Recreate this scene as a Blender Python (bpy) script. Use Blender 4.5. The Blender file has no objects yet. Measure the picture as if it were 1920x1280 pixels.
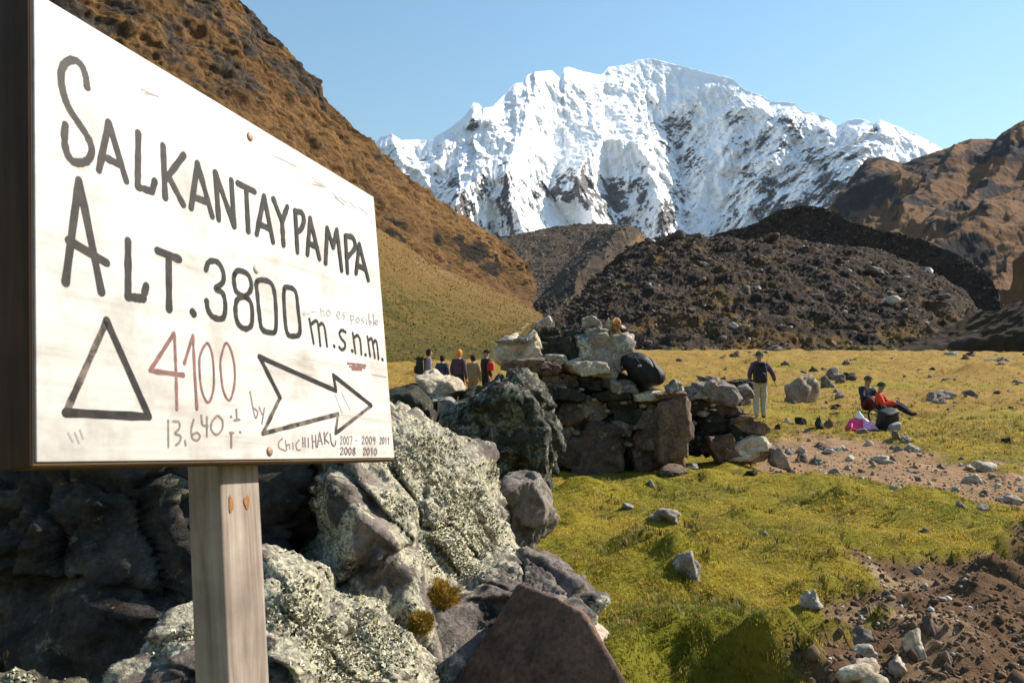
import bpy, bmesh, math, random
from concurrent.futures import ThreadPoolExecutor
import numpy as np
from mathutils import Vector, Matrix

# ------------------------------------------------------------------ camera, sky, sun, exposure
SC = bpy.context.scene
COL = SC.collection
CAM = np.array([0.0, 0.0, 1.4])
FPX = 1531.0
PITCH = math.atan(60.0 / FPX)
cam_d = bpy.data.cameras.new('camera')
cam = bpy.data.objects.new('camera', cam_d)
COL.objects.link(cam)
cam.location = CAM
cam.rotation_euler = (math.pi / 2 + PITCH, 0, 0)
cam_d.sensor_width = 36.0
cam_d.lens = 36.0 * FPX / 1920.0
cam_d.clip_start = 0.05
cam_d.clip_end = 40000
cam_d.dof.use_dof = True
cam_d.dof.focus_distance = 6.0
cam_d.dof.aperture_fstop = 11.0
SC.camera = cam

SUN_AZ = math.radians(20.0)      # ahead of straight right (+X towards +Y)
SUN_EL = math.radians(38.0)
world = bpy.data.worlds.new('World')
SC.world = world
world.use_nodes = True
wn = world.node_tree.nodes
wl = world.node_tree.links
wn.clear()
sky = wn.new('ShaderNodeTexSky')
sky.sky_type = 'NISHITA'
sky.sun_disc = False
sky.sun_elevation = SUN_EL
sky.sun_rotation = math.pi / 2 - SUN_AZ
sky.altitude = 3000
sky.air_density = 3.2
sky.dust_density = 0.6
sky.ozone_density = 8.0
bg = wn.new('ShaderNodeBackground')
bg.inputs['Strength'].default_value = 0.086
wo = wn.new('ShaderNodeOutputWorld')
wl.new(sky.outputs[0], bg.inputs['Color'])
wl.new(bg.outputs[0], wo.inputs['Surface'])

sun_d = bpy.data.lights.new('sun', 'SUN')
sun_d.energy = 5.0
sun_d.angle = math.radians(0.53)
sun_d.color = (1.0, 0.915, 0.79)
sun = bpy.data.objects.new('sun', sun_d)
COL.objects.link(sun)
SUNV = Vector((math.cos(SUN_AZ) * math.cos(SUN_EL), math.sin(SUN_AZ) * math.cos(SUN_EL), math.sin(SUN_EL)))
sun.rotation_euler = SUNV.to_track_quat('Z', 'Y').to_euler()
sun.location = (30, 10, 40)

SC.view_settings.view_transform = 'Standard'
SC.view_settings.look = 'None'
SC.view_settings.exposure = 0.9
SC.view_settings.gamma = 1.0
SC.view_settings.use_curve_mapping = False
SC.render.engine = 'CYCLES'
SC.cycles.use_denoising = True
SC.cycles.denoiser = 'OPENIMAGEDENOISE'
SC.cycles.denoising_prefilter = 'ACCURATE'
SC.cycles.max_bounces = 6
SC.cycles.diffuse_bounces = 3
SC.cycles.glossy_bounces = 2
SC.cycles.volume_bounces = 1

RNG = np.random.default_rng(7)
random.seed(7)


# ------------------------------------------------------------------ pixels of the 1920x1280 photograph to places
def ray(px, py):
    a = (np.asarray(px, float) - 960.0) / FPX
    b = -(np.asarray(py, float) - 640.0) / FPX
    return np.stack([a, math.cos(PITCH) - b * math.sin(PITCH), math.sin(PITCH) + b * math.cos(PITCH)], -1)


def P(px, py, D):
    """the place at distance D (metres along +Y) seen at that pixel"""
    r = ray(px, py)
    D = np.asarray(D, float)
    return CAM + r * (D / r[..., 1])[..., None]


# ------------------------------------------------------------------ noise
_perm = np.random.default_rng(3).permutation(256)
_perm = np.concatenate([_perm, _perm, _perm])
_g = np.random.default_rng(4).normal(size=(256, 3))
_g /= np.linalg.norm(_g, axis=1)[:, None]


_G0, _G1, _G2 = (np.ascontiguousarray(_g[:, k]).astype(np.float32) for k in range(3))
_perm32 = _perm.astype(np.int32)
_pool = ThreadPoolExecutor(4)


def _perlin_chunk(p):
    i = np.floor(p)
    f = (p - i).astype(np.float32)
    i = i.astype(np.int32) & 255
    fx, fy, fz = f[:, 0].copy(), f[:, 1].copy(), f[:, 2].copy()
    ix, iy, iz = i[:, 0], i[:, 1], i[:, 2]
    ux, uy, uz = (q * q * q * (q * (q * 6 - 15) + 10) for q in (fx, fy, fz))
    xs = []
    for dz in (0, 1):
        ys = []
        for dy in (0, 1):
            c = []
            for dx in (0, 1):
                h = _perm32[_perm32[_perm32[ix + dx] + iy + dy] + iz + dz]
                c.append(_G0[h] * (fx - dx) + _G1[h] * (fy - dy) + _G2[h] * (fz - dz))
            ys.append(c[0] + ux * (c[1] - c[0]))
        xs.append(ys[0] + uy * (ys[1] - ys[0]))
    return (xs[0] + uz * (xs[1] - xs[0])) * 1.5


def perlin(p):
    p = np.asarray(p, float)
    sh = p.shape[:-1]
    p = p.reshape(-1, 3)
    if len(p) <= 20000:
        return _perlin_chunk(p).astype(float).reshape(sh)
    out = list(_pool.map(_perlin_chunk, [p[k:k + 16384] for k in range(0, len(p), 16384)]))
    return np.concatenate(out).astype(float).reshape(sh)


def fbm(p, octs=5, gain=0.5, lac=2.03):
    a, s, t = 1.0, 0.0, 0.0
    q = np.array(p, float)
    for k in range(octs):
        s = s + a * perlin(q + 17.3 * k)
        t += a
        a *= gain
        q = q * lac
    return s / t


def ridged(p, octs=5, gain=0.5, lac=2.03):
    a, s, t = 1.0, 0.0, 0.0
    q = np.array(p, float)
    for k in range(octs):
        s = s + a * (1 - 2.2 * np.abs(perlin(q + 9.1 * k)))
        t += a
        a *= gain
        q = q * lac
    return s / t


def sstep(a, b, x):
    t = np.clip((x - a) / (b - a), 0, 1)
    return t * t * (3 - 2 * t)


# ------------------------------------------------------------------ mesh helpers
def raw_mesh(name, verts, faces=None, quads=None, tris=None, smooth=True):
    me = bpy.data.meshes.new(name)
    verts = np.asarray(verts, np.float32)
    if faces is not None:
        me.from_pydata(verts.tolist(), [], faces)
    else:
        q = np.zeros((0, 4), np.int32) if quads is None else np.asarray(quads, np.int32)
        t = np.zeros((0, 3), np.int32) if tris is None else np.asarray(tris, np.int32)
        me.vertices.add(len(verts))
        me.vertices.foreach_set('co', verts.ravel())
        me.loops.add(q.size + t.size)
        me.polygons.add(len(q) + len(t))
        me.loops.foreach_set('vertex_index', np.concatenate([q.ravel(), t.ravel()]))
        st = np.concatenate([np.arange(len(q)) * 4, q.size + np.arange(len(t)) * 3])
        me.polygons.foreach_set('loop_start', st.astype(np.int32))
        me.update(calc_edges=True)
    if smooth:
        me.polygons.foreach_set('use_smooth', np.ones(len(me.polygons), bool))
    me.update()
    return me


def set_col(me, rgb, name='Col'):
    at = me.color_attributes.new(name, 'FLOAT_COLOR', 'POINT')
    c = np.ones((len(me.vertices), 4), np.float32)
    c[:, :3] = rgb
    at.data.foreach_set('color', c.ravel())


def set_float(me, val, name):
    at = me.attributes.new(name, 'FLOAT', 'POINT')
    at.data.foreach_set('value', np.asarray(val, np.float32))


def ob(name, me, mat=None, parent=None, loc=None, label=None, cat=None, group=None, kind=None):
    o = bpy.data.objects.new(name, me)
    COL.objects.link(o)
    if mat is not None and me is not None and len(me.materials) == 0:
        me.materials.append(mat)
    if parent is not None:
        o.parent = parent
    if loc is not None:
        o.location = loc
    tag(o, label, cat, group, kind)
    return o


def tag(o, label=None, cat=None, group=None, kind=None):
    if label: o['label'] = label
    if cat: o['category'] = cat
    if group: o['group'] = group
    if kind: o['kind'] = kind
    return o


def grid_quads(nu, nv):
    i = np.arange(nu - 1)[:, None] * nv + np.arange(nv - 1)[None, :]
    return np.stack([i, i + nv, i + nv + 1, i + 1], -1).reshape(-1, 4)


def vnormals(verts, nu, nv):
    g = verts.reshape(nu, nv, 3)
    du = np.gradient(g, axis=0)
    dv = np.gradient(g, axis=1)
    n = np.cross(du, dv)
    n /= np.linalg.norm(n, axis=-1)[..., None] + 1e-9
    return n.reshape(-1, 3)


# ------------------------------------------------------------------ materials
def newmat(name):
    m = bpy.data.materials.new(name)
    m.use_nodes = True
    nt = m.node_tree
    b = nt.nodes['Principled BSDF']
    b.inputs['Specular IOR Level'].default_value = 0.25
    return m, nt, b


def N(nt, typ, **kw):
    n = nt.nodes.new(typ)
    for k, v in kw.items():
        setattr(n, k, v)
    return n


def noise_node(nt, vec, scale, detail=6, rough=0.6, dist=0.0):
    n = N(nt, 'ShaderNodeTexNoise')
    n.inputs['Scale'].default_value = scale
    n.inputs['Detail'].default_value = detail
    n.inputs['Roughness'].default_value = rough
    n.inputs['Distortion'].default_value = dist
    nt.links.new(vec, n.inputs['Vector'])
    return n


def ramp(nt, fac, stops):
    r = N(nt, 'ShaderNodeValToRGB')
    el = r.color_ramp.elements
    while len(el) < len(stops):
        el.new(0.5)
    for e, (p, c) in zip(el, stops):
        e.position = p
        e.color = (*c, 1) if len(c) == 3 else c
    nt.links.new(fac, r.inputs['Fac'])
    return r


def mixc(nt, fac, a, b, mode='MIX'):
    m = N(nt, 'ShaderNodeMix', data_type='RGBA', blend_type=mode)
    for s, v in ((m.inputs[0], fac), (m.inputs[6], a), (m.inputs[7], b)):
        if isinstance(v, (int, float)):
            s.default_value = v
        elif isinstance(v, (tuple, list)):
            s.default_value = (*v, 1)
        else:
            nt.links.new(v, s)
    return m.outputs[2]


def bump(nt, b, height, strength=0.5, dist=0.02, prev=None):
    n = N(nt, 'ShaderNodeBump')
    n.inputs['Strength'].default_value = strength
    n.inputs['Distance'].default_value = dist
    nt.links.new(height, n.inputs['Height'])
    if prev is not None:
        nt.links.new(prev, n.inputs['Normal'])
    nt.links.new(n.outputs[0], b.inputs['Normal'])
    return n.outputs[0]


def plain(name, c, rough=0.8, var=0.25, scale=20.0, bmp=0.0, bdist=0.01, spec=0.25, metal=0.0):
    m, nt, b = newmat(name)
    g = N(nt, 'ShaderNodeNewGeometry')
    n = noise_node(nt, g.outputs['Position'], scale)
    r = ramp(nt, n.outputs[0], [(0.25, tuple(x * (1 - var) for x in c)), (0.75, tuple(min(1, x * (1 + var)) for x in c))])
    nt.links.new(r.outputs[0], b.inputs['Base Color'])
    b.inputs['Roughness'].default_value = rough
    b.inputs['Specular IOR Level'].default_value = spec
    b.inputs['Metallic'].default_value = metal
    if bmp:
        bump(nt, b, n.outputs[0], bmp, bdist)
    return m


def rock_mat(name, c1, c2, lich=(0.42, 0.43, 0.33), amt=0.5, scale=3.0, bscale=8.0, bdist=0.03, orange=0.0, useattr=False, lscale=1.0):
    """weathered stone: two stone colours, pale crusty lichen where a noise rises, a little orange lichen"""
    m, nt, b = newmat(name)
    g = N(nt, 'ShaderNodeNewGeometry')
    pos = g.outputs['Position']
    oi = N(nt, 'ShaderNodeObjectInfo')
    n1 = noise_node(nt, pos, scale, 8, 0.65, 0.4)
    base = ramp(nt, n1.outputs[0], [(0.36, c1), (0.64, c2)]).outputs[0]
    rv = ramp(nt, oi.outputs['Random'], [(0.0, (0.65, 0.65, 0.68)), (0.5, (1, 1, 1)), (1.0, (1.3, 1.2, 1.08))])
    base = mixc(nt, 1.0, base, rv.outputs[0], 'MULTIPLY')
    n5 = noise_node(nt, pos, scale * 9, 5, 0.7)
    fine = ramp(nt, n5.outputs[0], [(0.3, (0.45, 0.45, 0.45)), (0.7, (1.4, 1.4, 1.4))])
    base = mixc(nt, 1.0, base, fine.outputs[0], 'MULTIPLY')
    n2 = noise_node(nt, pos, scale * 1.7 * lscale, 9, 0.72, 0.6)
    if useattr:
        at = N(nt, 'ShaderNodeAttribute', attribute_name='lichen')
        mm = N(nt, 'ShaderNodeMath', operation='MULTIPLY_ADD')
        nt.links.new(n2.outputs[0], mm.inputs[0])
        mm.inputs[1].default_value = 0.9
        nt.links.new(at.outputs['Fac'], mm.inputs[2])
        lf = ramp(nt, mm.outputs[0], [(0.68, (0, 0, 0)), (0.75, (1, 1, 1))]).outputs[0]
    else:
        t = 0.72 - 0.3 * amt
        lf = ramp(nt, n2.outputs[0], [(t, (0, 0, 0)), (t + 0.07, (1, 1, 1))]).outputs[0]
    n3 = noise_node(nt, pos, scale * 12, 4, 0.7)
    nh = noise_node(nt, pos, scale * 7.5, 7, .78, .8)
    hole = ramp(nt, nh.outputs[0], [(.42, (0, 0, 0)), (.53, (1, 1, 1))]).outputs[0]
    lf = mixc(nt, 1.0, lf, hole, 'MULTIPLY')
    lc = ramp(nt, n3.outputs[0], [(0.3, tuple(x * 0.42 for x in lich)), (0.5, lich), (0.68, tuple(min(0.85, x * 1.5) for x in lich))]).outputs[0]
    colr = mixc(nt, lf, base, lc)
    if orange > 0:
        n4 = noise_node(nt, pos, scale * 2.6 + 1.3, 5, 0.6)
        of = ramp(nt, n4.outputs[0], [(0.70 - 0.12 * orange, (0, 0, 0)), (0.74 - 0.1 * orange, (1, 1, 1))]).outputs[0]
        colr = mixc(nt, of, colr, (0.26, 0.12, 0.03))
    nt.links.new(colr, b.inputs['Base Color'])
    b.inputs['Roughness'].default_value = 0.85
    nb = noise_node(nt, pos, bscale, 10, 0.68, 0.3)
    pv = bump(nt, b, nb.outputs[0], 0.9, bdist)
    bump(nt, b, n3.outputs[0], 0.6, bdist * 0.25, pv)
    return m


def col_mat(name, vscale, vamt=0.35, bscale=None, bdist=1.0, rough=0.95, bstr=0.8, attr='Col'):
    """surface whose own colours come from the 'Col' attribute, broken up by two noises"""
    m, nt, b = newmat(name)
    g = N(nt, 'ShaderNodeNewGeometry')
    at = N(nt, 'ShaderNodeAttribute', attribute_name=attr)
    n1 = noise_node(nt, g.outputs['Position'], vscale, 8, 0.7)
    v = ramp(nt, n1.outputs[0], [(0.25, (1 - vamt,) * 3), (0.75, (1 + vamt,) * 3)])
    c = mixc(nt, 1.0, at.outputs['Color'], v.outputs[0], 'MULTIPLY')
    nt.links.new(c, b.inputs['Base Color'])
    b.inputs['Roughness'].default_value = rough
    b.inputs['Specular IOR Level'].default_value = 0.1
    if bscale:
        n2 = noise_node(nt, g.outputs['Position'], bscale, 10, 0.7)
        bump(nt, b, n2.outputs[0], bstr, bdist)
    return m


# ------------------------------------------------------------------ ground
def seg_poly_sd(pts, poly):
    """signed distance (negative inside) of points (n,2) to a polygon"""
    poly = np.asarray(poly, float)
    d = np.full(len(pts), 1e9)
    ins = np.zeros(len(pts), bool)
    for k in range(len(poly)):
        a, b = poly[k], poly[(k + 1) % len(poly)]
        e = b - a
        w = pts - a
        t = np.clip((w @ e) / (e @ e + 1e-12), 0, 1)
        d = np.minimum(d, np.hypot(*(w - t[:, None] * e).T))
        c = ((a[1] <= pts[:, 1]) & (b[1] > pts[:, 1])) | ((b[1] <= pts[:, 1]) & (a[1] > pts[:, 1]))
        with np.errstate(divide='ignore', invalid='ignore'):
            xi = a[0] + (pts[:, 1] - a[1]) / (e[1] if e[1] != 0 else 1e-9) * e[0]
        ins ^= c & (pts[:, 0] < xi)
    return np.where(ins, -d, d)


def ground_base(x, y):
    s = 0.026 + 0.014 * sstep(-6, 6, x)
    far = np.maximum(y - 13.0, 0)
    return s * far


def px_ground(px, py):
    """where a pixel's sight line meets the plain ground"""
    r = ray(px, py)
    lo, hi = 0.5, 400.0
    for _ in range(50):
        mid = (lo + hi) / 2
        p = CAM + r * (mid / r[1])
        if p[2] > ground_base(p[0], p[1]): lo = mid
        else: hi = mid
    p = CAM + r * (lo / r[1])
    return p


def gpoly(pix):
    return [px_ground(*q)[:2] for q in pix]


PATH_POLY = gpoly([(1395, 888), (1452, 826), (1520, 812), (1600, 818), (1720, 845), (1800, 862), (1920, 880), (2100, 890), (2100, 965), (1920, 945), (1800, 925), (1650, 906), (1500, 896)])
DIRT_POLY = gpoly([(1630, 1068), (1740, 1046), (1850, 1040), (1960, 1030), (2150, 1050), (2150, 1330), (1540, 1330), (1505, 1250), (1545, 1195), (1600, 1135)])
# mounds: pixel of the base, radius m, height m
MOUNDS = [(1088, 925, .42, .20), (1150, 925, .40, .17), (1075, 990, .35, .16), (1595, 955, .55, .20), (1735, 958, .65, .17), (1255, 985, .30, .10),
          (1400, 970, .30, .10), (1290, 1085, .32, .12), (1215, 905, .3, .1), (1400, 895, .35, .1), (1490, 1160, .3, .12), (1570, 1215, .28, .1),
          (1640, 930, .4, .1), (1820, 1100, .35, .14), (1700, 1130, .3, .12), (1880, 1060, .3, .18), (1450, 1250, .28, .14),
          (1680, 800, .9, .16), (1560, 760, .8, .12), (1770, 745, 1.3, .3), (1880, 760, 1.3, .25), (1850, 705, 3.0, .5), (1590, 700, 2.5, .35), (1500, 690, 2.5, .35)]
MOUNDS_W = [(px_ground(a, b)[:2], r, h) for a, b, r, h in MOUNDS]
_r = np.random.default_rng(21)


def _mh(r):
    return r, r * float(_r.uniform(.05, .16))


for _k in range(260):
    _y = 3.6 * (26 / 3.6) ** _r.uniform()
    _s = 1 + .04 * _y
    MOUNDS_W.append((np.array([_y * _r.uniform(-.02, .75), _y]), *_mh(_r.uniform(.16, .5) * _s)))
PITS_W = [(px_ground(1290, 1262)[:2], .24, .22), (px_ground(1225, 1310)[:2], .22, .16), (px_ground(1370, 1275)[:2], .16, .14), (px_ground(1500, 1165)[:2], .2, .14), (px_ground(1395, 1290)[:2], .25, .2), (px_ground(1925, 1055)[:2], .25, .3), (px_ground(1700, 775)[:2], .7, .3)]


def dirt_mask(x, y):
    pts = np.stack([x, y], -1)
    z = np.zeros_like(x)
    q = np.stack([x, y, z], -1)
    n = fbm(q * 1.4, 5, .6)
    m1 = sstep(.22, -.22, seg_poly_sd(pts, PATH_POLY) + n * 1.5)
    m2 = sstep(.10, -.10, seg_poly_sd(pts, DIRT_POLY) + n * .95)
    # worn patches further off
    n2 = fbm(q * np.array([.16, .3, 1]) + 31, 4, .55)
    m3 = sstep(.34, .5, n2) * sstep(11, 18, y) * .8
    n4 = fbm(q * np.array([1.5, 1.1, 1]) + 91, 5, .62)
    m3 = np.maximum(m3, sstep(.24, .38, n4) * sstep(3.2, 4.5, y) * sstep(24, 15, y) * .85)
    return m1, m2, m3


def ground_z(x, y):
    x = np.atleast_1d(np.asarray(x, float))
    y = np.atleast_1d(np.asarray(y, float))
    q = np.stack([x, y, 0 * x], -1)
    z = ground_base(x, y)
    fade = sstep(500, 60, y)
    z = z + fade * (.12 * fbm(q * .35, 3) * sstep(1, 6, y) + 0.07 * fbm(q * 1.1 + 5, 4) + .05 * np.maximum(fbm(q * 3.4 + 15, 3), 0))
    # tussocky lumps grow with distance
    tus = np.maximum(fbm(q * .9 + 11, 4, .6), 0)
    z = z + tus * .30 * sstep(10, 30, y) * fade
    tus2 = np.maximum(fbm(q * np.array([.22, .30, 1]) + 51, 3), 0)
    z = z + tus2 * 1.0 * sstep(22, 70, y) * fade
    m1, m2, m3 = dirt_mask(x, y)
    z = z - .07 * m1 - .10 * m2 - .1 * m3
    z = z + m2 * (.10 * fbm(q * 2.6, 4, .5) + .02 * ridged(q * 7, 3)) + m1 * .03 * fbm(q * 5, 4)
    for (c, r, h) in MOUNDS_W:
        d = np.hypot(x - c[0], (y - c[1]) * 1.0) / r
        k = d < 1.6
        if k.any():
            z[k] += h * np.exp(-(d[k] ** 2) * 2.6) * (1 + .5 * fbm(q[k] * 5, 3))
    for (c, r, h) in PITS_W:
        d = np.hypot(x - c[0], y - c[1]) / r
        k = d < 1.8
        if k.any():
            z[k] -= h * sstep(1.45, .35, d[k] + .6 * fbm(q[k] * 3, 4, .6))
    return z


GRID = {}


def gz(x, y):
    """height of the built ground sheet at a place"""
    if GRID:
        ya, s, Z = GRID['ya'], GRID['s'], GRID['Z']
        i = int(np.clip(np.searchsorted(ya, y) - 1, 0, len(ya) - 2))
        f = (y - ya[i]) / (ya[i + 1] - ya[i])
        sv = x / (max(y, 0) * .85 + 4.0 + 30 * float(sstep(1.0, -8, y)))
        j = int(np.clip(np.searchsorted(s, sv) - 1, 0, len(s) - 2))
        g = (sv - s[j]) / (s[j + 1] - s[j])
        return float((Z[i, j] * (1 - g) + Z[i, j + 1] * g) * (1 - f) + (Z[i + 1, j] * (1 - g) + Z[i + 1, j + 1] * g) * f)
    return float(ground_z(x, y)[0])


def build_ground():
    ya = np.concatenate([np.linspace(-40, 1.2, 24)[:-1], np.geomspace(1.2, 1500, 560)])
    s = np.linspace(-1, 1, 460)
    s = np.sign(s) * (0.75 * np.abs(s) + .25 * np.abs(s) ** 3)
    Y = np.repeat(ya[:, None], len(s), 1)
    X = s[None, :] * (np.maximum(Y, 0) * .85 + 4.0 + 30 * sstep(1.0, -8, Y))
    x, y = X.ravel(), Y.ravel()
    z = ground_z(x, y)
    GRID.update(ya=ya, s=s, Z=z.reshape(len(ya), len(s)))
    v = np.stack([x, y, z], -1)
    me = raw_mesh('ground', v, quads=grid_quads(len(ya), len(s))[:, ::-1])
    q = np.stack([x, y, 0 * x], -1)
    m1, m2, m3 = dirt_mask(x, y)
    n = fbm(q * .8 + 3, 5, .6)
    n2 = fbm(q * np.array([.10, .22, 1]) + 8, 4, .55)
    green = np.array([.15, .14, .013])
    yell = np.array([.28, .20, .024])
    brown = np.array([.21, .125, .030])
    t = np.clip(.32 + .9 * n + .12 * sstep(9, 16, y), 0, 1)[:, None]
    c = green * (1 - t) + yell * t
    t2 = np.clip(sstep(-.05, .45, n2 + .30 + .2 * sstep(18, 80, y)) * sstep(10, 24, y), 0, 1)[:, None]
    c = c * (1 - t2) + (brown * 1.15 * (1 - .3 * t) + yell * .3 * t) * t2
    path = np.array([.27, .165, .088])
    soil = np.array([.125, .072, .038])
    tan = np.array([.30, .21, .12])
    c = c * (1 - m1[:, None]) + path * (1 + .35 * n[:, None]) * m1[:, None]
    sl = np.clip(sstep(.05, .4, fbm(q * 1.1 + 40, 4)) * 1.0, 0, 1)[:, None]
    c = c * (1 - m2[:, None]) + (soil * (1 - sl) + tan * sl) * m2[:, None]
    c = c * (1 - m3[:, None]) + np.array([.17, .10, .045]) * m3[:, None]
    set_col(me, np.clip(c, .005, .8))
    m = col_mat('meadow turf and bare soil', 9.0, .45, 14.0, .05, bstr=1.0)
    return ob('ground', me, m, kind='structure')


GROUND = build_ground()


# ------------------------------------------------------------------ hills and mountain
def poly_dist(px, py, pts, wl, wr):
    """for image-like coordinates on a mountain side: closeness 1..0 to a crest line and its interpolated height"""
    best = np.zeros_like(px)
    for (a, b) in zip(pts[:-1], pts[1:]):
        ex, ey = b[0] - a[0], b[1] - a[1]
        L2 = ex * ex + ey * ey
        t = np.clip(((px - a[0]) * ex + (py - a[1]) * ey) / L2, 0, 1)
        qx, qy = a[0] + t * ex, a[1] + t * ey
        dx = px - qx
        d = np.hypot(dx, py - qy)
        w = np.where(dx < 0, wl, wr)
        h = (a[2] + (b[2] - a[2]) * t) * np.clip(1 - d / w, 0, 1)
        best = np.maximum(best, h)
    return best


def skirt(G):
    """carry the foot of a slope down to the valley floor"""
    last = G[:, -1].copy()
    last[:, 2] = np.minimum(last[:, 2], ground_base(last[:, 0], last[:, 1])) - 2.0
    last[:, 2] = np.maximum(last[:, 2], -2.0)
    return np.concatenate([G, last[:, None]], 1)


SNOW_SKY = [(560, 330), (640, 300), (690, 285), (715, 256), (735, 251), (752, 263), (775, 262), (800, 263), (835, 246), (860, 228), (875, 214), (888, 192), (897, 194), (905, 204), (925, 199), (935, 188),
            (950, 174), (962, 158), (980, 154), (990, 140), (1005, 135), (1035, 132), (1046, 143), (1052, 150), (1058, 127), (1068, 126), (1100, 136), (1128, 141), (1140, 126), (1172, 122),
            (1195, 113), (1222, 110), (1250, 117), (1290, 127), (1340, 140), (1372, 147), (1398, 170), (1425, 178), (1445, 190), (1475, 192), (1490, 194), (1505, 209), (1530, 213), (1552, 220),
            (1568, 236), (1590, 226), (1612, 222), (1640, 232), (1650, 225), (1680, 236), (1710, 249), (1740, 263), (1775, 283), (1830, 315), (1900, 350)]
# crest lines of the spurs: (px, py, metres they stand out), reach to the left and right in pixels
SNOW_SPURS = [
    ([(890, 192, 60), (905, 230, 180), (930, 270, 260), (935, 300, 320), (890, 330, 420), (860, 370, 560), (845, 420, 600), (840, 470, 600)], 60, 110),
    ([(995, 137, 60), (1000, 180, 220), (985, 230, 330), (965, 270, 420), (950, 320, 480), (960, 380, 560), (1000, 470, 620)], 70, 130),
    ([(1060, 127, 40), (1090, 165, 200), (1110, 215, 300), (1130, 262, 420), (1200, 270, 520), (1212, 290, 560), (1225, 340, 640), (1238, 395, 720), (1250, 470, 780)], 150, 55),
    ([(1130, 262, 420), (1090, 310, 520), (1085, 360, 640), (1110, 400, 700), (1130, 470, 760)], 80, 80),
    ([(1220, 110, 60), (1215, 160, 120), (1212, 220, 140), (1216, 262, 160)], 110, 60),
    ([(895, 195, 40), (870, 250, 80), (830, 300, 120), (800, 340, 200), (770, 420, 300)], 60, 50),
    ([(735, 252, 80), (750, 300, 180), (770, 350, 220)], 40, 50),
    ([(1400, 172, 20), (1380, 240, 80), (1330, 330, 140), (1300, 420, 220), (1290, 470, 240)], 70, 60),
    ([(1500, 208, 40), (1470, 260, 120), (1430, 330, 180), (1400, 400, 260), (1380, 470, 260)], 60, 60),
    ([(1570, 236, 40), (1560, 290, 150), (1510, 350, 240), (1480, 400, 300), (1470, 470, 320)], 70, 60),
    ([(1650, 225, 80), (1640, 270, 260), (1600, 330, 380), (1560, 400, 460), (1540, 470, 460)], 90, 100),
    ([(1340, 140, 60), (1290, 190, 70), (1240, 180, 60)], 40, 40),
]
# rock showing through: (px, py, rx, ry, weight)
SNOW_ROCK = [(893, 240, 30, 22, .55), (800, 290, 60, 25, .25), (835, 345, 28, 22, .6), (870, 395, 26, 40, .75), (900, 350, 30, 40, .35), (950, 350, 22, 60, .6), (960, 415, 60, 25, .5), (1030, 350, 40, 50, .55),
             (1090, 345, 45, 45, .75), (1140, 375, 60, 45, .75), (1195, 350, 25, 40, .5), (1180, 410, 60, 30, .45), (1250, 410, 22, 55, .7), (1010, 420, 40, 25, .3), (975, 430, 30, 25, .6),
             (1100, 185, 25, 18, .35), (1000, 170, 8, 16, .35), (1265, 240, 55, 60, .62), (1300, 300, 45, 45, .5), (1280, 350, 40, 60, .35), (1370, 215, 40, 40, .42), (1420, 270, 70, 45, .45), (1490, 235, 60, 30, .5),
             (1440, 340, 80, 40, .5), (1530, 300, 60, 35, .55), (1560, 350, 70, 50, .6), (1470, 390, 70, 35, .65), (1380, 400, 60, 40, .45), (1640, 245, 12, 14, .8), (1550, 225, 14, 10, .55), (1600, 290, 40, 20, .45),
             (1500, 420, 90, 30, .6), (1330, 420, 40, 30, .3)]
SNOW_CLEAN = [(1060, 260, 120, 50, 1), (1300, 150, 90, 30, 1), (1690, 270, 60, 25, 1), (1160, 230, 50, 60, .8), (1340, 240, 14, 70, .7), (1050, 400, 60, 20, .6), (1330, 380, 25, 60, .5), (1010, 200, 40, 60, .5)]


def ell(px, py, L):
    s = np.zeros_like(px)
    for (cx, cy, rx, ry, w) in L:
        s = np.maximum(s, w * np.exp(-(((px - cx) / rx) ** 2 + ((py - cy) / ry) ** 2)))
    return s


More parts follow.
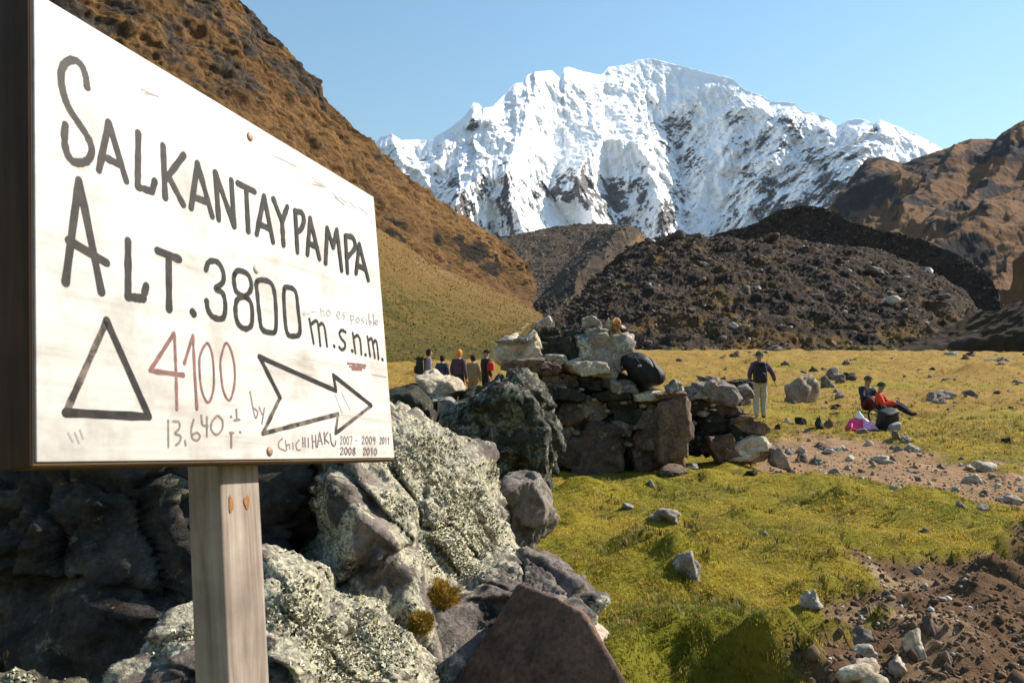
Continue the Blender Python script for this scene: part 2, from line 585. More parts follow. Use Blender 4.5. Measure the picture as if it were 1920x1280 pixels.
def build_snow():
    nu, nv, nb = 780, 400, 20
    px = np.linspace(600, 1860, nu)
    a = np.array(SNOW_SKY, float)
    sk = np.interp(px, a[:, 0], a[:, 1])
    sk = sk + 2.2 * fbm(np.stack([px * .09, 0 * px, 0 * px], -1), 4, .6)
    t = np.linspace(0, 1, nv)
    PX = np.repeat(px[:, None], nv, 1)
    PY = sk[:, None] + t[None, :] * (490 - sk[:, None])
    X, Y = PX.ravel(), PY.ravel()
    T = np.repeat(t[None, :], nu, 0).ravel()
    D = 6900 - 3.3 * (Y - 110)
    D = D + 1150 * sstep(830, 1215, X) - 1250 * np.clip((X - 1215) / 420, 0, 1.2)
    warp = fbm(np.stack([X * .018, Y * .018, 0 * X], -1), 4, .6) * 16
    warp2 = fbm(np.stack([X * .018, Y * .018, 0 * X + 50], -1), 4, .6) * 16
    top = sstep(0, .06, T)
    pr = np.zeros_like(X)
    for pts, wl_, wr_ in SNOW_SPURS:
        pr = np.maximum(pr, poly_dist(X + warp * top, Y + warp2 * top, pts, wl_, wr_)) + .25 * np.minimum(pr, poly_dist(X, Y, pts, wl_, wr_))
    D = D - pr * 1.35
    # benches and bowls
    q = P(X, Y, D)
    w = q / 1000.0
    flut = ridged(np.stack([w[:, 0] * 7.5 + w[:, 2] * .8, w[:, 1] * 3.0, w[:, 2] * 1.9], -1), 5, .55)
    big = ridged(w * 2.1 + 3, 6, .52)
    diag = ridged(np.stack([(w[:, 0] - .75 * w[:, 2]) * 5.5, w[:, 1] * 4, (w[:, 2] + .75 * w[:, 0]) * 1.8], -1) + 7, 5, .6)
    right = sstep(1215, 1280, X)
    amp = (sstep(0, .10, T) * .85 + .15) * (1 - .65 * ell(X, Y, SNOW_CLEAN)) * (1 - .30 * sstep(300, 170, Y))
    D = D - amp * (105 * flut + 150 * big + 105 * diag * right)
    fine = fbm(w * 22, 5, .65)
    D = D - (10 + 22 * amp) * fine
    v = P(X, Y, D)
    # the far side, falling away from the crest
    G = v.reshape(nu, nv, 3)
    bs = np.linspace(1, 0, nb, endpoint=False)[:: 1]
    crest = G[:, 0]
    back = []
    for k in bs:
        r = (crest - CAM) * 1.0
        dd = r / np.linalg.norm(r[:, :2], axis=1)[:, None]
        off = dd * [1, 1, 0] * (k * 2500)
        off[:, 2] = -k * 1700 - 25 * (k > 0)
        bq = crest + off
        bq += (fbm(bq / 300.0, 3) * 120 * k)[:, None] * np.array([0, 0, 1])
        back.append(bq)
    G = skirt(np.concatenate([np.stack(back, 1), G], 1))
    nvt = G.shape[1]
    V = G.reshape(-1, 3)
    me = raw_mesh('snow_mountain', V, quads=grid_quads(nu, nvt)[:, ::-1])
    nrm = vnormals(v, nu, nv)
    if nrm[:, 1].mean() > 0: nrm = -nrm
    n1 = fbm(np.stack([w[:, 0] * 9, w[:, 1] * 9, w[:, 2] * 6], -1) + 20, 6, .68)
    n2 = fbm(np.stack([(w[:, 0] - .7 * w[:, 2]) * 13, w[:, 1] * 8, (w[:, 2] + .7 * w[:, 0]) * 5], -1) + 33, 6, .7)
    n = np.where(X > 1225, .35 * n1 + .75 * n2, n1)
    steep = 1 - np.clip(nrm[:, 2], 0, 1)
    wgt = ell(X + warp, Y + warp2, SNOW_ROCK) - .8 * ell(X, Y, SNOW_CLEAN)
    rock = sstep(.33, .39, wgt * .72 + n * .95 + .22 * (steep - .55) + .05 * sstep(300, 400, Y) - .05 * sstep(260, 180, Y))
    rock *= sstep(.01, .05, T)
    full = np.zeros((nu, nvt))
    full[:, nb:nb + nv] = rock.reshape(nu, nv)
    full[:, -1] = 1
    set_float(me, full.ravel(), 'rock')
    m, nt, b = newmat('snow and bare rock')
    at = N(nt, 'ShaderNodeAttribute', attribute_name='rock')
    g = N(nt, 'ShaderNodeNewGeometry')
    nn = noise_node(nt, g.outputs['Position'], .03, 8, .7)
    rc = ramp(nt, nn.outputs[0], [(.3, (.035, .033, .035)), (.7, (.12, .10, .09))])
    sc = ramp(nt, nn.outputs[0], [(.3, (.90, .91, .92)), (.7, (.96, .96, .96))])
    c = mixc(nt, at.outputs['Fac'], sc.outputs[0], rc.outputs[0])
    nt.links.new(c, b.inputs['Base Color'])
    b.inputs['Roughness'].default_value = .8
    nb2 = noise_node(nt, g.outputs['Position'], .012, 10, .65)
    bump(nt, b, nb2.outputs[0], .7, 18.0)
    return ob('mountain', me, m, label='snow and ice covered peak with dark rock ribs closing the valley', cat='mountain', kind='structure')


build_snow()


def sheet(rows, nu, nv, back=None, disp=None, smooth_v=True):
    """terrain through rows of (px,py,D) lines listed from the crest downwards; far side added behind the crest.
    Returns grid points, their (u,v) and the normals of the front"""
    us = np.linspace(0, 1, nu)
    R = []
    for r in rows:
        r = np.array(r, float)
        k = (r[:, 0] - r[0, 0]) / (r[-1, 0] - r[0, 0])
        R.append(P(np.interp(us, k, r[:, 0]), np.interp(us, k, r[:, 1]), np.interp(us, k, r[:, 2])))
    R = np.stack(R, 1)                       # nu, nrows, 3
    nr = R.shape[1]
    tv = np.linspace(0, nr - 1, nv)
    i = np.clip(tv.astype(int), 0, nr - 2)
    f = (tv - i)[None, :, None]
    p0 = R[:, np.clip(i - 1, 0, nr - 1)]; p1 = R[:, i]; p2 = R[:, i + 1]; p3 = R[:, np.clip(i + 2, 0, nr - 1)]
    G = .5 * (2 * p1 + (p2 - p0) * f + (2 * p0 - 5 * p1 + 4 * p2 - p3) * f ** 2 + (3 * p1 - p0 - 3 * p2 + p3) * f ** 3)
    n = vnormals(G.reshape(-1, 3), nu, nv)
    n = np.where((n[:, 2] < 0)[:, None], -n, n)
    v = G.reshape(-1, 3)
    T = np.repeat((tv / (nr - 1))[None, :], nu, 0).ravel()
    U = np.repeat(us[:, None], nv, 1).ravel()
    if disp is not None:
        v = v + n * disp(v, U, T)[:, None]
    G = v.reshape(nu, nv, 3)
    n = vnormals(v, nu, nv)
    n = np.where((n[:, 2] < 0)[:, None], -n, n)
    nb = 0
    if back:
        run, drop, nb = back
        crest = G[:, 0]
        dd = (crest - CAM) * [1, 1, 0]
        dd /= np.linalg.norm(dd, axis=1)[:, None]
        rows_b = []
        for k in np.linspace(1, 0, nb, endpoint=False):
            off = dd * run * k
            off[:, 2] = -drop * k ** 1.3
            rows_b.append(crest + off + (fbm(crest / run * 4 + k * 2, 3) * drop * .12 * k)[:, None] * np.array([0, 0, 1]))
        G = np.concatenate([np.stack(rows_b, 1), G], 1)
    return G, v, n, U, T, nb


def pix_of(v):
    r = v - CAM
    f = r[:, 1] * math.cos(PITCH) + r[:, 2] * math.sin(PITCH)
    u = -r[:, 1] * math.sin(PITCH) + r[:, 2] * math.cos(PITCH)
    return 960 + FPX * r[:, 0] / f, 640 - FPX * u / f


def finish_sheet(name, G, front_col, nu, nb, mat, **kw):
    front_col = np.concatenate([front_col.reshape(nu, -1, 3), front_col.reshape(nu, -1, 3)[:, -1:]], 1)
    G = skirt(G)
    me = raw_mesh(name, G.reshape(-1, 3), quads=grid_quads(nu, G.shape[1])[:, ::-1])
    nv = G.shape[1] - nb
    c = np.zeros((nu, G.shape[1], 3))
    fc = front_col.reshape(nu, nv, 3)
    c[:, nb:] = fc
    if nb:
        c[:, :nb] = fc[:, :1]
    set_col(me, np.clip(c.reshape(-1, 3), .004, .9))
    return ob(name, me, mat, kind='structure', **kw)


def lerp3(a, b, t):
    a, b = np.asarray(a), np.asarray(b)
    return a * (1 - t[:, None]) + b * t[:, None]


# far right valley side, brown with rocky ribs
def build_right_far():
    rows = [[(1480, 470, 2900), (1540, 405, 2900), (1570, 370, 2900), (1600, 330, 2890), (1622, 300, 2880), (1650, 292, 2860), (1690, 308, 2840), (1715, 298, 2820), (1740, 290, 2800), (1775, 278, 2780), (1800, 268, 2760), (1820, 261, 2740), (1850, 262, 2720), (1868, 262, 2700), (1880, 248, 2690), (1895, 240, 2680), (1920, 226, 2660), (2000, 190, 2600), (2150, 120, 2500)],
            [(1490, 490, 2400), (1600, 410, 2350), (1700, 380, 2250), (1800, 350, 2150), (1920, 320, 2050), (2150, 260, 1900)],
            [(1500, 520, 2000), (1600, 470, 1900), (1700, 455, 1780), (1800, 440, 1650), (1920, 420, 1530), (2150, 400, 1350)],
            [(1520, 580, 1600), (1600, 560, 1450), (1700, 545, 1300), (1800, 540, 1150), (1920, 535, 1000), (2150, 540, 850)]]

    def disp(v, U, T):
        w = v / 1000
        k = sstep(0, .08, T)
        e1 = P(1900., 250., 2690.) - P(1640., 440., 1900.); e1 /= np.linalg.norm(e1)
        e3 = np.array([-.3, -.6, .74]); e3 -= e1 * (e3 @ e1); e3 /= np.linalg.norm(e3)
        e2 = np.cross(e1, e3)
        sp = ridged(np.stack([v @ e1 / 900, (v @ e2 + 60 * fbm(w * 3, 3)) / 260, v @ e3 / 500], -1) + 2.2, 5, .48)
        return sstep(0, .22, T) * (120 * (sp - .4) + 12 * (ridged(w * 5 + 8, 5, .55) - .35)) + 7 * (ridged(w * 20, 4, .6) - .4)
    nu, nv = 420, 260
    G, v, n, U, T, nb = sheet(rows, nu, nv, (900, 500, 8), disp)
    x, y = pix_of(v)
    w = v / 1000
    n1 = fbm(w * 6, 6, .62)
    brown = np.array([.135, .068, .029]); dark = np.array([.030, .026, .026]); tan = np.array([.18, .098, .044])
    c = lerp3(brown, tan, np.clip(.5 + n1, 0, 1))
    rk = sstep(.02, .22, fbm(w * 8 + 9, 6, .68) + .45 * ell(x, y, [(1640, 330, 50, 40, 1), (1600, 380, 40, 30, .9), (1730, 300, 60, 20, .8), (1900, 270, 60, 60, .8), (1850, 380, 60, 60, .3)]) - .04 + .2 * (.75 - n[:, 2]))
    c = lerp3(c.mean(0), dark, rk) * 0 + c * (1 - rk[:, None]) + dark * rk[:, None]
    snow = sstep(.1, .2, fbm(w * 14 + 70, 4) + ell(x, y, [(1665, 310, 30, 10, .5)]) - .25)
    finish_sheet('hill', G, c, nu, nb, col_mat('far brown hillside', .05, .35, .035, 14.0, bstr=.8), label='brown far valley side with dark rock ribs right of the snow peak', cat='hill')


build_right_far()


def build_right_near():
    rows = [[(1670, 650, 172), (1720, 640, 170), (1780, 622, 166), (1830, 600, 160), (1870, 582, 154), (1900, 568, 150), (1925, 556, 146), (2050, 490, 135), (2250, 380, 122)],
            [(1670, 653, 160), (1780, 637, 152), (1850, 620, 144), (1890, 610, 138), (1925, 600, 132), (2060, 570, 120), (2250, 520, 108)],
            [(1660, 660, 146), (1780, 655, 138), (1850, 652, 130), (1925, 650, 122), (2060, 655, 110), (2250, 665, 95)]]

    def disp(v, U, T):
        w = v / 40
        return (2.0 * fbm(w * 2, 5, .6) + 1.2 * ridged(w * 3 + 4, 4)) * sstep(1, .85, T) * sstep(0, .12, U) - 1.0 * sstep(.8, 1, T)
    nu, nv = 240, 160
    G, v, n, U, T, nb = sheet(rows, nu, nv, (60, 45, 8), disp)
    w = v / 30
    n1 = fbm(w, 6, .62)
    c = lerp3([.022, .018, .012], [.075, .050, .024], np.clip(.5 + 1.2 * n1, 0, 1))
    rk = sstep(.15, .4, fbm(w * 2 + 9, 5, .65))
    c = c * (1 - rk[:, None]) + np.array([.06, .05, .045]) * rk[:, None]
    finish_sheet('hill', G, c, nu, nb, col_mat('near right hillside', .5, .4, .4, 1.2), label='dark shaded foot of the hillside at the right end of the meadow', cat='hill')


build_right_near()


LH, FAN, MOR = {}, {}, {}


# left hill, steep, brown tussock and outcrops
def build_left_hill():
    rows = [[(-400, -700, 304), (100, -330, 386), (330, -110, 432), (440, -5, 460), (480, 30, 478), (510, 65, 492), (540, 90, 506), (565, 130, 524), (600, 180, 547), (640, 215, 570), (670, 250, 593), (700, 278, 616), (730, 300, 644), (760, 335, 672), (800, 360, 708), (830, 385, 736), (870, 405, 773), (905, 430, 810), (935, 455, 842), (965, 480, 874), (985, 497, 902), (998, 515, 920), (1002, 528, 929)],
            [(-400, -200, 276), (100, 20, 340), (330, 110, 386), (440, 160, 414), (560, 250, 460), (640, 315, 506), (700, 355, 543), (760, 400, 598), (830, 440, 662), (900, 490, 736), (960, 525, 819), (1000, 548, 874)],
            [(-400, 300, 230), (100, 330, 285), (330, 340, 322), (440, 355, 350), (560, 400, 396), (640, 425, 432), (700, 440, 469), (760, 468, 524), (830, 505, 589), (900, 540, 662), (960, 565, 736), (1003, 580, 810)],
            [(-400, 600, 184), (100, 600, 221), (440, 580, 276), (700, 560, 386), (900, 585, 570), (1005, 600, 736)]]

    def disp(v, U, T):
        w = v / 100
        # gullies run down the slope, terracettes slant across it
        st = streak(v)
        gl = ridged(np.stack([w[:, 0] * .9 + w[:, 1] * .5, w[:, 1] * .45 - w[:, 0] * .2, w[:, 2] * .5], -1), 5, .55) - .4
        rough = fbm(w * 3.1, 6, .62)
        k = sstep(0, .05, T) * .75 + .25
        return k * (7 * gl + 9 * rough + 6 * (ridged(st, 5, .6) - .4)) + 3.2 * (ridged(st * 3.1 + 5, 4, .6) - .4) + 1.2 * fbm(w * 20, 3)

    e1 = P(760., 420., 600.) - P(560., 240., 470.)
    e1 /= np.linalg.norm(e1)
    e3 = np.array([.75, -.45, .45]); e3 -= e1 * (e3 @ e1); e3 /= np.linalg.norm(e3)
    e2 = np.cross(e1, e3)

    def streak(v):
        wob = 6 * fbm(v / 60, 3)
        return np.stack([v @ e1 / 75, (v @ e2 + wob) / 17, v @ e3 / 30], -1)
    nu, nv = 560, 390
    G, v, n, U, T, nb = sheet(rows, nu, nv, (300, 200, 8), disp)
    x, y = pix_of(v)
    LH['v'] = v
    w = v / 100
    n1 = fbm(w * 1.6 + 4, 6, .6)
    n2 = .5 * fbm(w * 5.5 + 14, 6, .68) + .6 * fbm(streak(v) * 1.2 + 30, 6, .68)
    sk_ = streak(v)
    c = lerp3([.068, .040, .019], [.20, .110, .042], np.clip(.5 + .7 * n1 + .9 * fbm(sk_ * 1.5 + 3, 5, .62), 0, 1))
    c = c * (1 + .45 * n2[:, None])
    up = sstep(330, 40, y) * sstep(760, 420, x)
    up = np.maximum(up, .85 * sstep(760, 560, x) * sstep(200, 60, y - (x - 440) * .75 + 60))
    prob = n2 * 1.2 + .26 * up + .9 * ell(x, y, [(700, 240, 60, 50, .15), (890, 472, 34, 24, .75), (860, 448, 16, 12, .6), (925, 502, 30, 15, .7), (820, 448, 10, 14, .75), (760, 450, 16, 8, .5), (728, 438, 26, 6, .6), (640, 200, 60, 30, .2), (560, 170, 60, 70, .25), (480, 130, 90, 60, .25), (520, 60, 60, 50, .3), (735, 420, 40, 14, .3), (720, 300, 30, 30, .2)])
    rk = sstep(.24, .40, prob)
    dk = lerp3([.026, .021, .016], [.075, .060, .048], np.clip(.5 + fbm(w * 14, 4, .6), 0, 1))
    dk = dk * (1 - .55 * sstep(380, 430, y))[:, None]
    c = c * (1 - rk[:, None]) + dk * rk[:, None]
    finish_sheet('hill', G, c, nu, nb, col_mat('brown tussock hillside', .35, .5, .30, 2.6), label='steep orange-brown hillside with dark outcrops rising behind the sign', cat='hill')


build_left_hill()


# green fan slope below it
def build_fan():
    rows = [[(-500, 250, 170), (200, 330, 240), (500, 370, 320), (640, 405, 390), (705, 428, 430), (760, 462, 480), (820, 500, 540), (880, 527, 590), (940, 553, 640), (985, 575, 680), (1015, 590, 700)],
            [(-500, 450, 120), (200, 500, 170), (500, 520, 220), (700, 545, 280), (820, 575, 330), (900, 595, 370), (980, 610, 400), (1030, 618, 410)],
            [(-500, 620, 75), (200, 640, 100), (500, 648, 130), (700, 655, 160), (850, 658, 190), (950, 655, 220), (1060, 648, 240)],
            [(-500, 770, 42), (200, 735, 60), (500, 722, 75), (700, 712, 90), (850, 706, 105), (1000, 698, 125), (1120, 688, 140)]]

    def disp(v, U, T):
        w = v / 30
        dn = ridged(np.stack([v[:, 0] / 26 + v[:, 1] / 60, v[:, 1] / 200, v[:, 2] / 90], -1), 3, .5)
        return (1.3 * fbm(w, 5, .6) + .9 * dn + .55 * np.abs(fbm(v / 4.0, 3))) * sstep(1.0, .8, T) - .9 * sstep(.85, 1, T)
    nu, nv = 480, 360
    G, v, n, U, T, nb = sheet(rows, nu, nv, (60, 20, 5), disp)
    x, y = pix_of(v)
    FAN['v'] = v
    n1 = fbm(v / 22 + 3, 5, .6)
    n2 = fbm(v / 4.5 + 9, 5, .65)
    edge = sstep(.40, .0, T + .1 * n1)
    t = np.clip(.5 + 1.1 * n1 + .5 * sstep(560, 440, y - (x - 700) * .45), 0, 1)
    dn = fbm(np.stack([v[:, 0] / 5 + v[:, 1] / 14, v[:, 1] / 60, v[:, 2] / 20], -1), 5, .65)
    t = np.clip(t + .7 * dn, 0, 1)
    c = lerp3([.056, .060, .014], [.145, .092, .024], t)
    c = c * (1 + .6 * n2[:, None] + .5 * fbm(v / 1.6, 3, .6)[:, None])
    c = c * (1 - .7 * edge[:, None]) + np.array([.15, .086, .030]) * (1 + .5 * n2[:, None]) * .7 * edge[:, None]
    tr = np.exp(-(((y - (640 - (x - 955) * .95)) / 3.0) ** 2)) * sstep(950, 960, x) * sstep(1000, 985, x)
    c = c * (1 - .5 * tr[:, None]) + np.array([.42, .36, .26]) * .5 * tr[:, None]
    sc = sstep(.12, .3, fbm(v / 30 + 60, 4)) * sstep(.30, .02, T)
    c = c * (1 - .6 * sc[:, None]) + np.array([.20, .155, .095]) * .6 * sc[:, None]
    finish_sheet('hillside', G, c, nu, nb, col_mat('olive grass slope', .9, .6, .8, 1.6), label='olive green grass slope fanning down to the meadow behind the walkers', cat='hillside')


build_fan()

rock_dark = np.array([.075, .066, .060])


def moraine_cols(v, x, y, veg=.0, seed=0):
    n1 = fbm(v / 14 + 3 + seed, 5, .65)
    n2 = fbm(v / 4.0 + 7 + seed, 5, .7)
    c = lerp3([.020, .016, .013], [.078, .055, .038], np.clip(.5 + .9 * n1 + .8 * n2, 0, 1))
    ve = sstep(.08, .34, fbm(v / 18 + 19 + seed, 5, .6) + veg)
    c = c * (1 - .75 * ve[:, None]) + np.array([.135, .078, .026]) * .75 * ve[:, None]
    return c


# rear crest of the moraine, dark dome to the right of centre
def build_moraine_rear():
    rows = [[(1260, 470, 760), (1310, 452, 740), (1345, 440, 730), (1390, 432, 720), (1420, 418, 710), (1460, 398, 700), (1490, 391, 690), (1515, 389, 690), (1545, 395, 680), (1575, 407, 670), (1600, 420, 655), (1640, 432, 630), (1690, 440, 600), (1740, 455, 570), (1780, 472, 540), (1820, 492, 510), (1850, 515, 480), (1868, 535, 460), (1878, 552, 445), (1882, 575, 430)],
            [(1260, 500, 735), (1345, 478, 712), (1420, 462, 695), (1515, 445, 672), (1600, 465, 640), (1700, 492, 580), (1780, 522, 520), (1840, 560, 466), (1875, 605, 418)],
            [(1250, 560, 700), (1400, 540, 670), (1515, 530, 640), (1600, 545, 610), (1700, 570, 550), (1780, 600, 495), (1850, 630, 440), (1880, 650, 395)],
            [(1240, 640, 620), (1400, 640, 600), (1600, 640, 540), (1780, 650, 440), (1880, 660, 360)]]

    def disp(v, U, T):
        return 3.2 * fbm(v / 30, 5, .6) + 2.2 * fbm(v / 9, 4, .65) + 4 * ridged(np.stack([v[:, 0] / 40, v[:, 1] / 90, v[:, 2] / 120], -1), 4)
    nu, nv = 360, 200
    G, v, n, U, T, nb = sheet(rows, nu, nv, (120, 70, 6), disp)
    x, y = pix_of(v)
    MOR['rear'] = v
    c = moraine_cols(v, x, y, -.25, 5) * .85
    finish_sheet('moraine', G, c, nu, nb, col_mat('dark moraine scree', .5, .5, .45, 2.0), label='dark rounded moraine crest in front of the far brown hills', cat='moraine')


build_moraine_rear()


# left moraine ridge under the snow peak
def build_moraine_left():
    rows = [[(860, 480, 1580), (910, 455, 1560), (940, 443, 1550), (985, 436, 1540), (1040, 425, 1530), (1080, 420, 1520), (1120, 420, 1510), (1165, 423, 1490), (1190, 424, 1470), (1203, 436, 1450), (1215, 448, 1430), (1240, 462, 1400)],
            [(880, 530, 1320), (940, 500, 1300), (1040, 485, 1290), (1120, 478, 1280), (1160, 474, 1270), (1185, 478, 1260), (1200, 490, 1250), (1240, 510, 1240)],
            [(940, 575, 1120), (990, 545, 1100), (1060, 535, 1080), (1090, 530, 1070), (1112, 530, 1060), (1140, 545, 1050), (1240, 560, 1040)],
            [(970, 615, 920), (1010, 590, 910), (1030, 590, 900), (1042, 594, 890), (1060, 602, 880), (1100, 620, 870), (1240, 630, 860)],
            [(970, 650, 780), (1010, 640, 770), (1025, 640, 760), (1040, 645, 750), (1060, 655, 740), (1100, 665, 730), (1240, 670, 720)]]

    def crest(v):
        x, y = pix_of(v)
        d = x - (1196 - (y - 430) * .82) + 8 * fbm(v / 30, 3)
        return np.where(d < 0, np.clip(1 + d / 75, 0, 1), np.clip(1 - d / 45, 0, 1))

    def disp(v, U, T):
        return 30 * crest(v) * sstep(.02, .2, T) * sstep(.85, .6, T) + (4.4 * fbm(v / 60, 5, .6) + 2.4 * fbm(v / 14, 4, .65)) + 5 * ridged(np.stack([v[:, 0] / 44 - v[:, 2] / 100, v[:, 1] / 120, v[:, 2] / 120], -1), 4) * sstep(0, .1, T)
    nu, nv = 360, 260
    G, v, n, U, T, nb = sheet(rows, nu, nv, (160, 90, 6), disp)
    x, y = pix_of(v)
    MOR['left'] = v
    c = moraine_cols(v, x, y, -.12, 11) * 1.15
    fx = 1200 - (y - 440) * .93
    edge = sstep(-8, 4, x - fx) * sstep(40, 10, x - fx)
    c = c * (1 - .7 * edge[:, None]) + np.array([.19, .12, .05]) * .7 * edge[:, None]
    gr = sstep(1120, 960, x)
    c = c * (1 - .5 * gr[:, None]) + np.array([.15, .115, .075]) * .35 * gr[:, None]
    finish_sheet('moraine', G, c, nu, nb, col_mat('grey moraine scree', .5, .5, .45, 1.8), label='grey-brown moraine ridge sloping left beneath the snow peak', cat='moraine')


build_moraine_left()


MORAINE_ROWS = [[(1120, 520, 420), (1160, 480, 430), (1190, 458, 430), (1225, 448, 425), (1255, 440, 420), (1275, 432, 415), (1292, 440, 410), (1310, 436, 408), (1330, 448, 405), (1370, 446, 400), (1400, 452, 396), (1440, 440, 392), (1475, 444, 388), (1500, 452, 384), (1560, 458, 376), (1620, 462, 368), (1660, 472, 362), (1700, 492, 356), (1740, 508, 346), (1770, 522, 338), (1800, 545, 326), (1822, 565, 315), (1834, 590, 300), (1838, 610, 290)],
                [(1085, 560, 350), (1160, 520, 345), (1300, 495, 330), (1450, 500, 318), (1600, 512, 300), (1700, 535, 285), (1780, 560, 270), (1828, 605, 255)],
                [(1050, 605, 270), (1150, 570, 260), (1300, 560, 248), (1450, 562, 238), (1600, 575, 226), (1700, 590, 216), (1780, 605, 210), (1815, 625, 205)],
                [(1030, 640, 215), (1150, 625, 200), (1300, 622, 190), (1450, 622, 182), (1600, 628, 175), (1700, 634, 170), (1780, 640, 170), (1810, 645, 172)],
                [(1010, 676, 165), (1150, 676, 145), (1300, 672, 140), (1450, 668, 138), (1600, 662, 140), (1700, 660, 142), (1780, 660, 145), (1820, 662, 150)]]


def build_moraine():
    def disp(v, U, T):
        k = sstep(0, .04, T) * .6 + .4
        gul = ridged(np.stack([v[:, 0] / 16, v[:, 1] / 60, v[:, 2] / 60], -1), 4, .5)
        lump = ridged(v / 22 + 4, 4, .5)
        return k * (3.4 * (gul - .4) * sstep(0, .3, T) + 3.0 * fbm(v / 12, 5, .65) + 3.0 * (lump - .4) + 1.0 * fbm(v / 2.6, 4, .65)) * (sstep(1, .9, T) * .8 + .2) - 1.2 * sstep(.9, 1, T)
    nu, nv = 620, 380
    G, v, n, U, T, nb = sheet(MORAINE_ROWS, nu, nv, (70, 30, 6), disp)
    x, y = pix_of(v)
    c = moraine_cols(v, x, y, -.02, 0) * .85
    ve = sstep(.0, .4, ell(x, y, [(1690, 620, 60, 20, .7), (1560, 640, 60, 14, .5), (1760, 580, 40, 30, .5), (1390, 620, 40, 50, .5), (1340, 560, 40, 60, .4), (1240, 480, 30, 20, .4)]) + fbm(v / 9, 4) * .8 - .2)
    c = c * (1 - .6 * ve[:, None]) + np.array([.17, .095, .024]) * .6 * ve[:, None]
    gf = sstep(.86, .97, T + .06 * fbm(v / 10, 4))
    c = c * (1 - gf[:, None]) + np.array([.15, .11, .03]) * gf[:, None]
    MOR['v'] = v.reshape(nu, nv, 3)
    MOR['n'] = n.reshape(nu, nv, 3)
    finish_sheet('moraine', G, c, nu, nb, col_mat('brown moraine rubble', .8, .55, .9, 1.0), label='broad brown rubble moraine wall behind the meadow', cat='moraine')


build_moraine()


# ------------------------------------------------------------------ rocks
_ico = {}


def ico(sub):
    if sub not in _ico:
        bm = bmesh.new()
        bmesh.ops.create_icosphere(bm, subdivisions=sub, radius=1.0)
        v = np.array([x.co[:] for x in bm.verts])
        f = np.array([[q.index for q in fc.verts] for fc in bm.faces])
        bm.free()
        _ico[sub] = (v, f)
    return _ico[sub]


def hull_planes(pts):
    bm = bmesh.new()
    for p in pts:
        bm.verts.new(p)
    bm.verts.ensure_lookup_table()
    bmesh.ops.convex_hull(bm, input=bm.verts)
    bm.normal_update()
    pl = [(np.array(f.normal[:]), np.array(f.calc_center_median()[:])) for f in bm.faces]
    bm.free()
    return pl


def plate_disp(q, seed, K, amp, crack, tilt=.25):
    """fracture into K blocks: each block set in or out and tipped a little, joints opened between them"""
    rg = np.random.default_rng(seed + 500)
    lo, hi = q.min(0), q.max(0)
    sd = rg.uniform(lo, hi, (K, 3))
    sd = np.concatenate([sd, q[rg.integers(0, len(q), K)]])
    an = rg.normal(size=3) * .35
    L = float(np.prod(hi - lo) ** (1 / 3))
    wv = q + (np.stack([fbm(q / L * 3 + k * 11, 3) for k in range(3)], -1)) * .10 * L
    out = np.zeros(len(q))
    off = rg.uniform(-1, 1, len(sd)); tl = rg.normal(size=(len(sd), 3)) * tilt
    for a in range(0, len(q), 20000):
        w = wv[a:a + 20000]
        d = np.linalg.norm((w[:, None, :] - sd[None]) * np.array([1.0, 1.0, 1.25]), axis=2)
        i = np.argpartition(d, 1, axis=1)[:, :2]
        r = np.arange(len(w))
        d0, d1 = d[r, i[:, 0]], d[r, i[:, 1]]
        sw = d0 > d1
        n0 = np.where(sw, i[:, 1], i[:, 0])
        gap = np.abs(d1 - d0)
        e = sstep(0, .035 * L, gap)
        out[a:a + 20000] = (off[n0] * amp + ((w - sd[n0]) * tl[n0]).sum(1)) * e - crack * (1 - sstep(0, .018 * L, gap))
    return out


def hull_rock(pts, sub=4, power=26, rough=.06, freq=2.0, fine=.02, seed=0, strata=0.0, chips=0, plates=0, plate_amp=.03):
    """verts and tris of a stone filling the convex hull of pts, its arrises worn, its faces rough"""
    pts = np.asarray(pts, float)
    c = pts.mean(0)
    size = np.ptp(pts, axis=0)
    L = float(np.prod(size) ** (1 / 3))
    pl = hull_planes(pts - c)
    nn = np.array([a for a, b in pl])
    dd = np.array([max(abs(a @ b), 1e-4 * L) for a, b in pl])
    rg = np.random.default_rng(seed + 100)
    for _c in range(chips):                     # knocked-off corners
        a = rg.normal(size=3); a /= np.linalg.norm(a)
        dd = np.append(dd, ((pts - c) @ a).max() * rg.uniform(.74, .93)); nn = np.vstack([nn, a])
    v, f = ico(sub)
    d = v * size
    d = d / np.linalg.norm(d, axis=1)[:, None]
    k = np.maximum(d @ nn.T, 0) / dd[None, :]
    km = k.max(1)
    r = 1 / (km * (((k / km[:, None]) ** power).sum(1)) ** (1 / power))
    q = d * r[:, None]
    s = q / L * freq + seed * 3.7
    fac = np.abs(perlin(s * 1.1 + 40)) + .5 * np.abs(perlin(s * 2.3 + 80)) + .25 * np.abs(perlin(s * 5.1 + 20))
    disp = rough * L * (ridged(s, 5, .55) * .40 + fbm(s * 1.7 + 4, 6, .66) - 1.1 * (fac - .3)) + fine * L * fbm(s * 9, 4, .65)
    if strata:
        disp = disp + strata * L * (np.abs(((s[:, 2] * 2.3 + .5 * fbm(s, 3)) % 1) - .5) - .25)
    if plates:
        disp = disp + plate_disp(q, seed, plates, plate_amp * L, plate_amp * L * .9)
        if sub >= 5:
            disp = disp + plate_disp(q, seed + 7, plates * (7 if sub >= 6 else 4), plate_amp * L * .28, plate_amp * L * .22, .12)
    q = q + d * disp[:, None]
    return q + c, f


